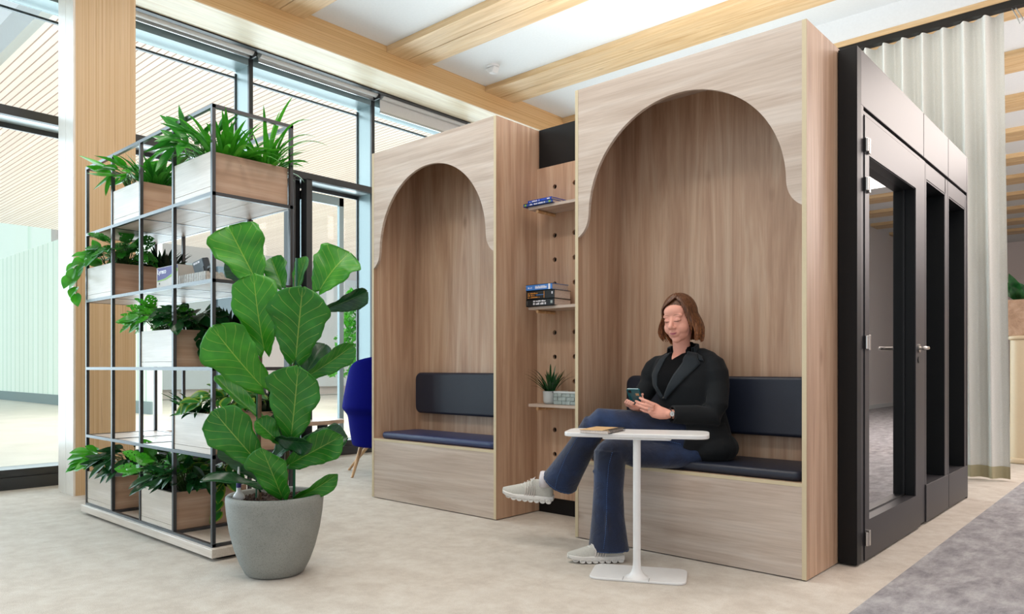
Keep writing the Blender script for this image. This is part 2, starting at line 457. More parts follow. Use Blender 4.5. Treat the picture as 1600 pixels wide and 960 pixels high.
# ------------------------------------------------------------------ window wall
mull = [-4, -2.37, -.81, .75, 2.31, 3.87, 5.43, 6.99, 8.55, 10.11, 11.67, 13.2]
for i in range(len(mull) - 1):
    y0, y1 = mull[i], mull[i + 1]
    w = bpy.data.objects.new('window_%d' % (i + 1), None); COL.objects.link(w); w.location = (XW, (y0 + y1) / 2, 0); w['kind'] = 'structure'
    fr = B()
    fr.box(XW - .02, XW + .01, y0 - .022, y0 + .022, 0, 4.25)                       # inner face of mullion
    fr.box(XW - .30, XW - .27, y0 + .02, y1 - .02, 4.05, 4.07)
    fr.box(XW - .04, XW + .012, y0 + .022, y1 - .022, 3.07, 3.145)                 # transom
    B().box(XW - .25, XW - .04, y0 + .022, y1 - .022, 3.075, 3.14).build('transom_reveal', M['frame_lit'], w)
    fr.box(XW - .27, XW - .25, y0 + .022, y1 - .022, 3.03, 3.075)
    fr.box(XW - .28, XW - .26, y0 + .02, y0 + .035, 0.16, 4.1)
    fr.box(XW - .28, XW - .26, y1 - .035, y1 - .02, 0.16, 4.1)
    fr.build('window_frame', M['frame_dk'], w)
    B().box(XW - .28, XW - .02, y0 - .02, y0 + .02, 0, 4.25).box(XW - .27, XW - .0, y0 + .02, y1 - .02, 4.12, 4.25).build('mullion_fin', M['frame_gr'], w)
    s_ = B().box(XW - .27, XW + .03, y0 + .022, y1 - .022, 0, .10).box(XW - .26, XW + .01, y0 + .022, y1 - .022, .10, .165)
    s_.build('window_sill', M['frame_dk'], w, bevel=.004)
    bx(XW - .262, XW - .256, y0 + .02, y1 - .02, .165, 4.12).build('pane', M['glass'], w)
    bl = thing('roller_blind', (XW + .1, (y0 + y1) / 2, 4.2), 'grey roller blind rolled up above the window glazing', 'blind', 'roller blinds above the windows') if i >= 4 and i <= 6 else None
    if bl:
        n_ = {4: 'left of the three, above the window behind the top planter', 5: 'middle of the three, above the glazed door frame', 6: 'right of the three, partly lowered behind the left booth'}[i]
        bl['label'] = 'grey rolled-up roller blind, ' + n_
        del bl['group']
        B().tube([(XW + .13, y0 + .03, 4.222), (XW + .13, y1 - .05, 4.222)], .048, 16, ends='flat').build('blind_roll', M['blind'], bl, smooth=True, auto=R(40))
        drop = {4: .02, 5: .03, 6: .15}[i]
        bx(XW + .085, XW + .088, y0 + .04, y1 - .06, 4.20 - drop, 4.23).build('blind_fabric', M['blind'], bl)
        bx(XW + .08, XW + .095, y0 + .04, y1 - .06, 4.175 - drop, 4.20 - drop).build('bottom_bar', M['alu'], bl)
        bx(XW + .06, XW + .19, y1 - .05, y1 - .035, 4.15, 4.27).build('bracket', M['black'], bl)
struct('trim_63', bx(-6.90, -6.84, -4, 13, 4.192, 4.3), M['black'])  # black strip standing in for the shaded recess between beam and blinds
struct('trim_60', bx(XW - .05, -6.84, -4, 13, 4.275, 4.3), M['frame_dk'])
struct('wall_left', bx(XW - .3, XW + .02, -4, 13.2, 4.25, 4.62).box(XW - .3, XW, 13.2, 26, 0, 4.6), M['frame_gr'])
# glazed door in the bay between 3.87 and 5.43
dr = bpy.data.objects.new('door_1', None); COL.objects.link(dr); dr.location = (XW, 4.6, 0); dr['kind'] = 'structure'
B().box(XW - .1, XW + .012, 4.36, 4.385, 0, 3.08).box(XW - .1, XW + .012, 4.525, 4.595, 0, 3.08).build('door_frame', M['frame_dk'], dr)
B().box(XW - .22, XW - .12, 4.385, 4.525, 0, 3.08).build('door_panel', M['pod_in'], dr)
B().box(XW - .24, XW - .20, 4.6, 4.68, .16, 3.0).box(XW - .24, XW - .20, 5.1, 5.16, .16, 3.0).box(XW - .24, XW - .2, 4.6, 5.16, 2.9, 3.0).build('leaf_frame', M['frame_gr'], dr)
# low bench along the glass
bn = thing('window_bench', (-6.85, 3.9, 0), 'low wooden bench top running along the window behind the plant shelf', 'bench')
B().prism([(-7.06, 2.5), (-6.80, 2.5), (-6.78, 4.6), (-6.84, 4.84), (-6.95, 4.9), (-7.06, 4.86)], 'Z', .385, .43).build('bench_top', M['oak_y'], bn, bevel=.008)
for yy in (2.9, 3.8, 4.6): bx(-7.0, -6.86, yy, yy + .04, 0, .385).build('bench_leg', M['black'], bn)

# ------------------------------------------------------------------ outside
struct('ground_terrace', bx(-60, XW - .28, -30, 40, -.16, -.03), M['pave'])
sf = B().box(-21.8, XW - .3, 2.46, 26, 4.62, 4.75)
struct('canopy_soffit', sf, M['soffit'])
struct('canopy_edge', bx(-21.8, XW - .3, 2.36, 2.46, 4.58, 4.9), M['white'])
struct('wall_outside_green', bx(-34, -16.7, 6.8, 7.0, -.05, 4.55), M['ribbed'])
struct('wall_outside_green_base', bx(-34, -16.7, 6.76, 6.8, -.05, .25), plain('outside_plinth', '#8FA3A8', .6))
struct('wall_outside_upper', bx(-34.2, -34, -6, 20, 0, 9), stripes('outside_pale_green_glow', 'Y', 3.0, .01, '#DCE9E1', '#CBDDD2', emis=.5))  # wall emits a little, imitating daylight falling on it
fb = thing('far_building', (-24, 16, 0), 'pale building across the terrace with coloured glass panels, seen through the windows', 'building')
cols = ['#B8C9D6', '#8FA9BD', '#C8D2D8', '#9DB2C4', '#E2D8D8', '#B9D0C2', '#D9DEE2', '#A9BECB']
mts = [plain('outside_panel_%d' % k, c, .35, noise=.05) for k, c in enumerate(cols)]
yy = 7.2; k = 0
while yy < 30:
    wd = (1.5, .9, 2.2, 1.3)[k % 4]
    bx(-24.0, -23.8, yy, yy + wd - .08, .3, 4.4).build('glass_panel', mts[k % 8], fb)
    yy += wd; k += 1
bx(-24.4, -24.0, 7.05, 30, 0, 5.2).build('wall', plain('outside_wall', '#D9CFCB', .7), fb)
def tree(x, y, h, lab):
    t = thing('garden_tree', (x, y, 0), lab, 'tree')
    B().tube([(x, y, 0), (x + .05, y, h * .5), (x, y, h * .8)], [.08, .06, .03], 8).build('trunk', M['stem_br'], t)
    b = B(); rg = random.Random(int(x * 100))
    for _ in range(900):
        a = rg.random() * 6.28; z = rg.random(); rr = math.sqrt(rg.random()) * .9 * (1.1 - z * .6)
        c = Vector((x + rr * math.cos(a), y + rr * math.sin(a), h * .25 + z * h * .75))
        u = Vector((rg.uniform(-1, 1), rg.uniform(-1, 1), rg.uniform(-1, 1))).normalized() * .11
        w = u.cross(Vector((rg.uniform(-1, 1), rg.uniform(-1, 1), 1))).normalized() * .06
        b.add([c - u, c + w, c + u, c - w], [(0, 1, 2, 3)])
    b.build('crown', M['lf_bright'], t)
tree(-15.5, 11.6, 3.0, 'small green tree outside the glass, left of the blue chair')
tree(-13.2, 10.9, 2.6, 'leafy garden tree outside seen just above the blue chair')

# ------------------------------------------------------------------ seating booths
def arch_panel(c, hw, z1, y0, y1):
    pts = [(c + hw, z1), (c - hw, z1)]
    side = [(-.64 * hw / .645, 1.765)]
    p0, p1, p2 = (.64, 1.765), (.575, 1.80), (.567, 1.885)
    lf = []
    for i in range(9):
        t = i / 8; lf.append((-( (1 - t) ** 2 * p0[0] + 2 * t * (1 - t) * p1[0] + t * t * p2[0]), (1 - t) ** 2 * p0[1] + 2 * t * (1 - t) * p1[1] + t * t * p2[1]))
    for i in range(1, 36):
        a = PI - PI * i / 36; lf.append((.567 * math.cos(a), 1.885 + .567 * math.sin(a)))
    rt = [(-x, z) for x, z in lf[:9]][::-1]
    arc = [(c + x * hw / .64, z) for x, z in lf + rt]
    pts = [(c - hw, z1)] + [(c - hw, arc[0][1])] * 0 + arc + [(c + hw, z1)]
    return B().prism(pts, 'Y', y0, y1)
def booth(x0, x1, yf, top, lab):
    yb = 3.96; t = .022
    t_ = thing('seating_booth', ((x0 + x1) / 2, (yf + yb) / 2, 0), lab, 'booth')
    c = (x0 + x1) / 2; hw = (x1 - x0) / 2 - t
    for a, b_ in ((x0, x0 + t), (x1 - t, x1)):
        s = bx(a, b_, yf + .002, yb, 0.006, top).build('side_panel', M['oak_v'], t_)
        bx(a + .0005, b_ - .0005, yf - .001, yf + .002, .006, top).build('edge_band', M['edge'], s)
    bx(x0 + t, x1 - t, yb - .022, yb, .44, top - .02).build('back_panel', M['oak_v'], t_)
    bx(x0 + t, x1 - t, yf + .02, yb, top - .022, top).build('top_panel', M['oak_h'], t_)
    a_ = arch_panel(c, hw, top, yf, yf + .02).build('arch_panel', M['oak_h'], t_)
    bx(x0 + t, x1 - t, yf + .002, yf + .02, .006, .440).build('bench_front', M['oak_h'], t_)
    sb = bx(x0 + t, x1 - t, yf + .004, yb - .02, .440, .458).build('bench_seat', M['oak_y'], t_)
    bx(x0 + t, x1 - t, yf, yf + .004, .440, .458).build('edge_band', M['edge'], sb)
    return t_, c, hw
def pad(name, x0, x1, y0, y1, z0, z1, rc, be, mat, parent, flat):
    if flat == 'Z': b = B().prism(rrect(x0, x1, y0, y1, rc), 'Z', z0, z1)
    else: b = B().prism(rrect(x0, x1, z0, z1, rc), 'Y', y0, y1)
    o = b.build(name, mat, parent)
    for f in o.data.polygons: f.use_smooth = True
    m = o.modifiers.new('b', 'BEVEL'); m.width = be; m.segments = 4; m.limit_method = 'ANGLE'; m.angle_limit = R(50)
    o.modifiers.new('w', 'WEIGHTED_NORMAL')
    return o
b1, c1, h1 = booth(-4.611, -3.298, 3.52, 2.652, 'smaller-looking oak seating booth at left with empty arched niche and dark cushions')
pad('seat_cushion', -4.545, -3.332, 3.545, 3.93, .459, .508, .05, .02, M['pad_l'], b1, 'Z')
pad('back_cushion', -4.52, -3.36, 3.872, 3.938, .64, .962, .055, .02, M['pad'], b1, 'Y')
b2, c2, h2 = booth(-2.623, -1.276, 3.48, 2.63, 'large oak seating booth at right with arched niche where the woman sits')
pad('seat_cushion', -2.55, -1.305, 3.50, 3.93, .459, .508, .05, .02, M['pad'], b2, 'Z')
pad('back_cushion', -2.53, -1.36, 3.872, 3.938, .632, .952, .055, .02, M['pad'], b2, 'Y')

# peg board between the booths
pg = thing('peg_board', (-2.96, 3.95, 0), 'oak peg board with dark round holes between the two booths', 'peg board')
pp = bx(-3.297, -2.624, 3.935, 3.955, .112, 2.38).build('board', M['oak_v'], pg)
cut = B()
for r_ in range(14):
    z = 2.234 - .1657 * r_
    for xx in (-3.14, -2.971, -2.80):
        cut.tube([(xx, 3.90, z), (xx, 3.99, z)], .0165, 16, ends='flat')
co_ = cut.build('cutter', None, pg)
md = pp.modifiers.new('holes', 'BOOLEAN'); md.object = co_; md.solver = 'EXACT'
bpy.context.view_layer.update()
me_ = bpy.data.meshes.new_from_object(pp.evaluated_get(bpy.context.evaluated_depsgraph_get()))
pp.modifiers.clear(); pp.data = me_
bpy.data.objects.remove(co_)
me_.materials.clear(); me_.materials.append(M['oak_v'])
def shelf(z, lab):
    t = thing('peg_shelf', (-2.93, 3.83, z - .02), lab, 'shelf')
    bx(-3.205, -2.66, 3.735, 3.933, z - .02, z).build('shelf_board', M['oak_h'], t, bevel=.002)
    for xx in (-3.14, -2.80): B().tube([(xx, 3.75, z - .032), (xx, 3.93, z - .032)], .011, 10, ends='flat').build('peg', M['legwood'], t, smooth=True, auto=R(40))
    return t
ZS = (2.070, 1.405, .760)
shelf(ZS[0], 'upper oak shelf on the peg board holding two thin blue books')
shelf(ZS[1], 'middle oak shelf on the peg board holding three thick books')
shelf(ZS[2], 'lower oak shelf on the peg board holding a small potted plant')

def book(x0, x1, y0, y1, z0, z1, mat, lab, prints=(), ang=0, group=None):
    t = thing('book', ((x0 + x1) / 2, (y0 + y1) / 2, z0), lab, 'book', group)
    c = .003
    B().box(x0, x1, y0, y0 + c, z0, z1).box(x0, x1, y0, y1, z0, z0 + c).box(x0, x1, y0, y1, z1 - c, z1).build('cover', mat, t)
    bx(x0 + .004, x1 - .004, y0 + c, y1 - .004, z0 + c, z1 - c).build('pages', M['paper'], t)
    for (a, b_, u, v, m) in prints:
        X0 = x0 + (x1 - x0) * a; X1 = x0 + (x1 - x0) * b_
        Z0 = z0 + (z1 - z0) * u; Z1 = z0 + (z1 - z0) * v
        bx(X0, X1, y0 - .0006, y0, Z0, Z1).build('spine_print', m, t)
    t.rotation_euler.z = R(ang); return t
def letters(a, b_, u, v, n, m, seed):
    rg = random.Random(seed); out = []; w = (b_ - a) / n
    for i in range(n):
        if rg.random() < .12: continue
        h = v if rg.random() < .7 else u + (v - u) * .75
        out.append((a + i * w, a + i * w + w * .72, u, h, m))
    return out
bxs = dict(x0=-3.215, x1=-2.985)
z = ZS[0]
book(-3.235, -2.985, 3.72, 3.89, z, z + .022, M['bk_navy'], 'lower slate-blue thin book lying on the upper peg board shelf', letters(.22, .75, .3, .7, 22, M['txt'], 1) + [(.04, .1, .2, .8, M['lime']), (.86, .93, .25, .8, M['lime'])])
book(-3.20, -2.995, 3.725, 3.90, z + .022, z + .040, M['bk_cob'], 'bright cobalt thin book, upper of the pair on the upper peg board shelf', letters(.08, .5, .25, .75, 14, M['txt'], 2) + [(.82, .93, .3, .7, M['txt'])], ang=-2)
z = ZS[1]
book(-3.212, -2.972, 3.72, 3.90, z, z + .046, M['bk_black'], 'black book with white spine lettering, lowest of the three on the middle shelf', letters(.26, .7, .62, .82, 18, M['txt'], 3) + letters(.26, .55, .2, .5, 9, M['txt'], 4) + letters(.55, .72, .2, .58, 6, M['txt'], 5) + [(.03, .05, .2, .8, M['txt_dk']), (.87, .94, .3, .7, M['basket'])])
book(-3.215, -2.975, 3.725, 3.90, z + .046, z + .104, M['bk_black'], 'thick black book with orange spine lettering, in the middle of the three', letters(.06, .42, .62, .78, 12, M['orange'], 6) + letters(.06, .3, .38, .54, 8, M['orange'], 7) + letters(.06, .52, .16, .3, 14, M['orange'], 8) + [(.63, .65, .1, .9, M['orange']), (.36, .63, .47, .53, M['bk_blue']), (.9, .94, .5, .78, M['txt'])])
book(-3.212, -2.990, 3.72, 3.895, z + .104, z + .144, M['bk_blue'], 'light blue book with white spine lettering, topmost of the three', letters(.08, .26, .35, .62, 7, M['txt'], 9) + letters(.36, .80, .28, .72, 13, M['txt'], 10) + [(.86, .93, .05, .95, M['txt'])])
# small plant and basket on the lower shelf
def strap(b, base, az, length, width, up=.9, droop=1.0, n=7, twist=0, vfold=.25):
    """one arching strap leaf"""
    d = Vector((math.cos(az), math.sin(az), 0)); sd = Vector((-math.sin(az), math.cos(az), 0))
    p = Vector(base); ang = up; o = len(b.v); step = length / n
    for i in range(n + 1):
        t = i / n
        w = width * (.35 + 1.5 * t) if t < .35 else width * .875 * (1 - ((t - .35) / .65) ** 2.0) ** .8 * 1.0
        w = max(w, .0006) / 2
        dirv = d * math.cos(ang) + Vector((0, 0, 1)) * math.sin(ang)
        nrm = sd.cross(dirv)
        s2 = (sd * math.cos(twist * t) + nrm * math.sin(twist * t))
        q = nrm * (w * vfold)
        b.v += [tuple(p - s2 * w - q * -1), tuple(p), tuple(p + s2 * w + q)]
        for j, u in enumerate((0, .5, 1)): b.uv[o + i * 3 + j] = (u, t)
        p = p + dirv * step; ang -= droop * step / length * (0.4 + 1.2 * t)
    for i in range(n):
        a = o + i * 3
        b.f += [(a, a + 1, a + 4, a + 3), (a + 1, a + 2, a + 5, a + 4)]
def blade(b, base, tip, normal, width, prof, fold=.2, bend=.12, wav=.0, n=10, m=3, rg=random, holes=None, lobes=0):
    """leaf blade grid between base and tip; prof(t)->half width fraction"""
    base = Vector(base); tip = Vector(tip); ax = tip - base; L = ax.length; ax.normalize()
    nr = Vector(normal); nr = (nr - ax * nr.dot(ax)).normalized(); sd = ax.cross(nr)
    o = len(b.v); ph = rg.random() * 6; ph2 = rg.random() * 6
    nc = 2 * m + 1
    for i in range(n + 1):
        t = i / n; w = prof(t) * width / 2
        cc = base + ax * (L * t) + nr * (bend * L * math.sin(PI * t) )
        for j in range(nc):
            s_ = (j - m) / m
            h = abs(s_) * w * fold * 2 + wav * width * math.sin(t * 13 + ph + s_ * 2) * abs(s_) ** 1.5
            ss = s_ * (1 + lobes * math.sin(t * 19 + (ph if s_ < 0 else ph2)) * abs(s_))
            # rounded lobes at the base and tip
            back = (-.10 * L * (1 - t) ** 6 * abs(s_)) + lobes * .9 * L * max(0, t - .8) / .2 * abs(s_) * (1 - abs(s_)) * 2
            b.v.append(tuple(cc + sd * (ss * w) + nr * h + ax * back)); b.uv[len(b.v) - 1] = ((s_ + 1) / 2, t)
    for i in range(n):
        for j in range(nc - 1):
            if holes and holes(i, j, n, nc): continue
            a = o + i * nc + j
            b.f.append((a, a + 1, a + nc + 1, a + nc))
def p_heart(t):
    return max(0.02, (math.sin(PI * min(1, t * .98 + .02)) ** .55) * (1 - t) ** .38 * 1.18)
def p_obov(t):
    # fiddle-leaf: narrow waist near the base, broad rounded head
    pts = [(0, .14), (.06, .34), (.18, .54), (.30, .66), (.42, .78), (.55, .91), (.68, 1.0), (.78, .99), (.88, .86), (.95, .62), (.985, .36), (1, .12)]
    for (a, u), (c, v) in zip(pts, pts[1:]):
        if t <= c: k = (t - a) / (c - a); return u + (v - u) * (k * k * (3 - 2 * k))
    return .08
def p_lance(t): return max(.02, math.sin(PI * t ** .75) ** .8)
TOCAM = Vector((.668, -.744, .15))

sp_ = thing('potted_plant', (-3.068, 3.80, .76), 'small spiky green plant in a pale ceramic pot on the lower peg shelf', 'plant')
B().lathe([(.030, 0), (.040, .004), (.048, .02), (.050, .07), (.051, .086), (.046, .086), (.044, .07)], (-3.068, 3.80, .76), 28).build('pot', M['ceram'], sp_, smooth=True, auto=R(50))
lb = B(); rg = random.Random(3)
for i in range(46):
    a = rg.random() * 6.28; strap(lb, (-3.068 + .025 * math.cos(a), 3.80 + .025 * math.sin(a), .835), a, rg.uniform(.12, .22), .017, rg.uniform(.7, 1.5), rg.uniform(.5, 1.3))
lb.build('leaves', M['lf_dark'], sp_, smooth=True)
bk = thing('woven_basket', (-2.88, 3.82, .76), 'small pale grey woven basket beside the little potted plant', 'basket')
wb = B()
for r_ in range(3):
    for c_i in range(7):
        x0 = -3.005 + c_i * .034; o = .0025 if (r_ + c_i) % 2 else 0
        wb.box(x0, x0 + .032, 3.755 - o, 3.76, .762 + r_ * .025, .785 + r_ * .025)
    for c_i in range(4):
        y0 = 3.76 + c_i * .034; o = .0025 if (r_ + c_i) % 2 else 0
        wb.box(-3.008 - o, -3.003, y0, y0 + .032, .762 + r_ * .025, .785 + r_ * .025)
wb.build('weave', M['basket'], bk, bevel=.002)
B().box(-3.003, -2.76, 3.76, 3.90, .761, .84).build('body', M['basket'], bk)
B().box(-3.012, -2.755, 3.75, 3.762, .834, .848).box(-3.012, -3.0, 3.75, 3.905, .834, .848).build('rim', M['ceram'], bk, bevel=.003)

# ------------------------------------------------------------------ phone pod (dark volume behind the booths)
PX = -1.18
pd = thing('meeting_pod', (-2.9, 5.2, 0), 'anthracite meeting pod with a glazed door behind the oak booths', 'pod')
B().box(-4.6, -1.30, 3.965, 3.985, 0, 2.64).box(-4.6, -4.57, 3.965, 6.56, 0, 2.62).box(-4.6, PX - .05, 6.53, 6.56, 0, 2.62).box(-4.6, PX - .05, 3.97, 6.56, 2.58, 2.62).box(-4.6, PX - .05, 3.97, 6.56, .0, .02).build('shell', M['pod_side'], pd)
B().box(-3.297, -2.624, 3.958, 3.965, 0, 2.655).build('back_infill', M['pod_side'], pd)
B().box(-1.272, PX, 3.90, 3.965, 0.01, 2.615).build('corner_post', M['pod_side'], pd, bevel=.002)
bx(PX - .06, PX - .001, 3.902, 4.004, .01, 2.61).build('post_face', M['pod'], pd)
for a, b_ in ((3.958, 5.215), (5.222, 5.90), (5.907, 6.52)): bx(PX - .06, PX, a, b_, 2.335, 2.615).build('fascia_panel', M['pod'], pd, bevel=.003)
bx(PX - .06, PX, 6.525, 6.56, 0, 2.61).build('corner_post', M['pod'], pd, bevel=.003)
bx(PX - .06, PX - .02, 3.96, 6.53, 2.318, 2.336).build('shadow_gap', M['black'], pd)
# fixed frames
B().box(PX - .09, PX - .004, 4.004, 5.27, 2.30, 2.318).box(PX - .09, PX - .004, 5.125, 5.265, .02, 2.30).build('door_jamb', M['pod'], pd)
for a, b_ in ((5.27, 5.90), (5.905, 6.525)):
    fr = B().box(PX - .09, PX - .004, a, a + .035, .25, 2.316).box(PX - .09, PX - .004, b_ - .085 if a < 5.5 else b_ - .06, b_, .25, 2.316)
    fr.box(PX - .09, PX - .004, a + .03, b_ - .06, 2.21, 2.316)
    fr.build('side_window_frame', M['pod'], pd, bevel=.003)
    bx(PX - .16, PX - .155, a + .03, b_ - .05, .27, 2.22).build('side_pane', M['podglass'], pd)
    e_ = b_ - .085 if a < 5.5 else b_ - .06
    B().box(PX - .33, PX - .006, e_ - .004, e_ - .0005, .25, 2.21).box(PX - .33, PX - .006, a + .036, e_, 2.2, 2.209).build('dark_reveal', M['pod_in'], pd)
    bx(PX - .34, PX - .32, a, b_, .2, 2.3).build('inner_lining', M['pod_in'], pd)
    bx(PX - .03, PX + .004, a, b_ - .004, .015, .252).build('lower_panel', M['pod'], pd, bevel=.003)
    bx(PX - .32, PX - .03, a, b_, .24, .25).build('window_ledge', M['pod'], pd)
D0, D1 = 4.012, 5.118
fr = B().box(PX - .065, PX + .004, D0, D0 + .07, .012, 2.29).box(PX - .065, PX + .004, D1 - .108, D1, .012, 2.29).box(PX - .065, PX + .004, D0 + .07, D1 - .108, .012, .215).box(PX - .065, PX + .004, D0 + .07, D1 - .108, 2.10, 2.29)
dd = fr.build('door', M['pod'], pd)
B().box(PX - .068, PX - .055, D0 + .065, D0 + .085, .2, 2.12).box(PX - .068, PX - .055, D1 - .125, D1 - .1, .2, 2.12).box(PX - .068, PX - .055, D0 + .07, D1 - .1, .2, .225).build('glazing_bead', M['black'], dd)
bx(PX - .064, PX - .06, D0 + .07, D1 - .108, .215, 2.10).build('door_pane', M['podglass'], dd)
B().box(PX - .064, PX - .002, D1 - .112, D1 - .108, .215, 2.10).box(PX - .064, PX - .002, D0 + .07, D1 - .108, 2.096, 2.10).build('dark_reveal', M['pod_in'], dd)
for z in (2.14, 1.94, 1.13, .125):
    B().box(PX + .001, PX + .018, D0 + .028, D0 + .052, z - .04, z + .04).tube([(PX + .012, D0 + .0, z - .035), (PX + .012, D0 + .0, z + .035)], .009, 10, ends='flat').build('hinge', M['chrome'], dd, bevel=.003)
B().tube([(PX + .004, 5.075, 1.12), (PX + .055, 5.075, 1.12), (PX + .062, 5.05, 1.12), (PX + .062, 4.95, 1.12)], .011, 12).build('lever_handle', M['chrome'], dd, smooth=True)
B().tube([(PX + .003, 5.075, 1.12), (PX + .012, 5.075, 1.12)], .026, 20, ends='flat').build('rosette', M['chrome'], dd, smooth=True, auto=R(40))
B().tube([(PX + .003, 5.075, 1.05), (PX + .008, 5.075, 1.05)], .02, 20, ends='flat').build('lock_escutcheon', M['black'], dd)
B().tube([(PX - .068, 5.06, 1.12), (PX - .125, 5.06, 1.12), (PX - .13, 5.03, 1.12), (PX - .13, 4.93, 1.12)], .011, 12).build('lever_handle', M['chrome'], dd, smooth=True)

# ------------------------------------------------------------------ curtain
cu = thing('curtain', (-1.8, 7.75, 0), 'cream sheer floor-length curtain hanging in folds behind the pod', 'curtain')
def wave(x): return .062 * math.sin(x * 2 * PI / .166) + .018 * math.sin(x * 4 * PI / .166 + .8) + .008 * math.sin(x * 11)
def curt(z0, z1, nz, off=0.0):
    b = B(); n = 380; x0, x1 = -3.15, -1.07; vs = []
    for k in range(nz + 1):
        z = z0 + (z1 - z0) * k / nz
        for i in range(n + 1):
            x = x0 + (x1 - x0) * i / n; zz = z / 4.1
            amp = 1.0 - .35 * (1 - zz) + .12 * math.sin(z * 3 + x * 5)
            topw = -.012 * math.cos(x * 2 * PI / .166 + 1) if k == nz and z1 > 4 else 0
            vs.append((x - .05 * zz, 7.75 + wave(x) * amp + off, z + topw))
    fs = [(k * (n + 1) + i, k * (n + 1) + i + 1, (k + 1) * (n + 1) + i + 1, (k + 1) * (n + 1) + i) for k in range(nz) for i in range(n)]
    return b.add(vs, fs)
curt(.02, 4.14, 24).build('curtain_cloth', M['curt'], cu, smooth=True)
curt(.018, .125, 2, -.004).build('hem', M['curt_hem'], cu, smooth=True)
tr_ = thing('curtain_rail', (-1, 7.75, 4.2), 'black ceiling rail above the cream curtain', 'rail')
bx(-3.4, 2.9, 7.71, 7.79, 4.155, 4.215).build('rail', M['black'], tr_)
struct('trim_61', bx(-3.4, 3.0, 7.70, 7.82, 4.215, 4.268), M['lvl_cross'])
struct('trim_62', bx(-3.4, 3.0, 7.705, 7.82, 4.268, 4.5), M['ceil'])
B().tube([(-1.06, 7.75, 4.16), (-1.02, 7.74, 4.06), (-1.0, 7.74, 4.0), (-.975, 7.75, 4.03), (-1.03, 7.75, 4.15)], .005, 8).build('pull_loop', M['alu'], tr_)

# beige rounded stand with planter beyond the curtain
bs = thing('planter_stand', (-1.15, 9.42, 0), 'tall beige rounded stand at the right edge beyond the curtain', 'stand')
o = B().prism(rrect(-1.29, -.30, 9.22, 9.75, .09), 'Z', .03, 1.30).build('body', M['beige'], bs, bevel=.02, seg=3)
B().prism(rrect(-1.31, -.28, 9.20, 9.77, .1), 'Z', 1.295, 1.335).build('top_lip', M['beige'], bs, bevel=.015, seg=3)
B().prism(rrect(-1.32, -.27, 9.19, 9.78, .1), 'Z', .0, .06).build('foot', M['beige'], bs, bevel=.02, seg=3)
wp = thing('wooden_planter', (-1.1, 9.45, 1.336), 'wooden planter box on top of the beige stand', 'planter')
B().box(-1.33, -.28, 9.24, 9.72, 1.336, 1.712).build('box', M['oak_dk'], wp, bevel=.004)
fp = thing('leafy_plant', (-1.1, 9.45, 1.70), 'broad dark green leaves growing from the planter at the right edge', 'plant')
fb_ = B(); rg = random.Random(8)
for i in range(50):
    a = rg.random() * 6.28; cx = rg.uniform(-1.28, -.5)
    base = Vector((cx, 9.32 + rg.uniform(0, .25), 1.70)); d = Vector((math.cos(a) * .7, math.sin(a) * .7, rg.uniform(.4, 1.1))) * rg.uniform(.18, .3)
    blade(fb_, base + d * .2, base + d, (0, -1, .4), rg.uniform(.07, .11), p_lance, .2, .1, 0, 8, 2, rg)
fb_.build('leaves', M['lf_dark'], fp, smooth=True)

# smoke detector on the ceiling panel
sd_ = thing('ceiling_detector', (-5.875, 6.215, 4.5), 'small white wedge-shaped detector on the white ceiling panel', 'detector')
B().lathe([(.055, -.028), (.075, -.02), (.08, 0)], (-5.875, 6.215, 4.5), 24).build('base', M['white'], sd_)
B().prism([(-5.96, 4.47), (-5.80, 4.47), (-5.83, 4.405), (-5.88, 4.40)], 'Y', 6.16, 6.25).build('sensor_head', M['white'], sd_, bevel=.01)

# ------------------------------------------------------------------ plant shelf
PS = [-5.540, -5.083, -4.640, -4.185, -3.723]     # front posts
RZ = [.071, .535, .995, 1.455, 1.908, 2.364]
Y0, Y1 = 1.82, 2.274; q = .0095
sh = thing('plant_shelf', (-4.63, 2.04, 0), 'tall open black steel shelf holding wooden planters', 'shelf')
for yy in (Y0, Y1):
    for xx in PS: bx(xx - q, xx + q, yy - q, yy + q, RZ[0] - .004, RZ[5] + q).build('post', M['steel'], sh)
    for zz in RZ: bx(PS[0] - q, PS[4] + q, yy - q * 1.02, yy + q * 1.02, zz - q, zz + q).build('rail', M['steel'], sh)
for zz in RZ:
    for i, xx in enumerate(PS):
        if zz == RZ[5] and i in (1, 2, 3): continue
        bx(xx - q, xx + q, Y0 + q, Y1 - q, zz - q, zz + q).build('cross_rail', M['steel'], sh)
for zz, cells in ((RZ[1], (0, 1, 2, 3)), (RZ[2], (2,)), (RZ[3], (0, 1, 2, 3)), (RZ[4], (0, 1, 2, 3))):
    for c in cells:
        ym = (Y0 + Y1) / 2
        bx(PS[c] + q, PS[c + 1] - q, Y0 + q, ym - .002, zz - .008, zz + .006).build('shelf_board', M['oak_h'], sh)
        bx(PS[c] + q, PS[c + 1] - q, ym + .002, Y1 - q, zz - .008, zz + .006).build('shelf_board', M['oak_h'], sh)
pl_ = bx(-5.575, -3.675, 1.79, 2.305, .018, .064).build('plinth', M['oak_lit'], sh, bevel=.003)
B().box(-5.5, -3.72, 1.84, 2.26, 0, .02).build('plinth_foot', M['black'], sh)
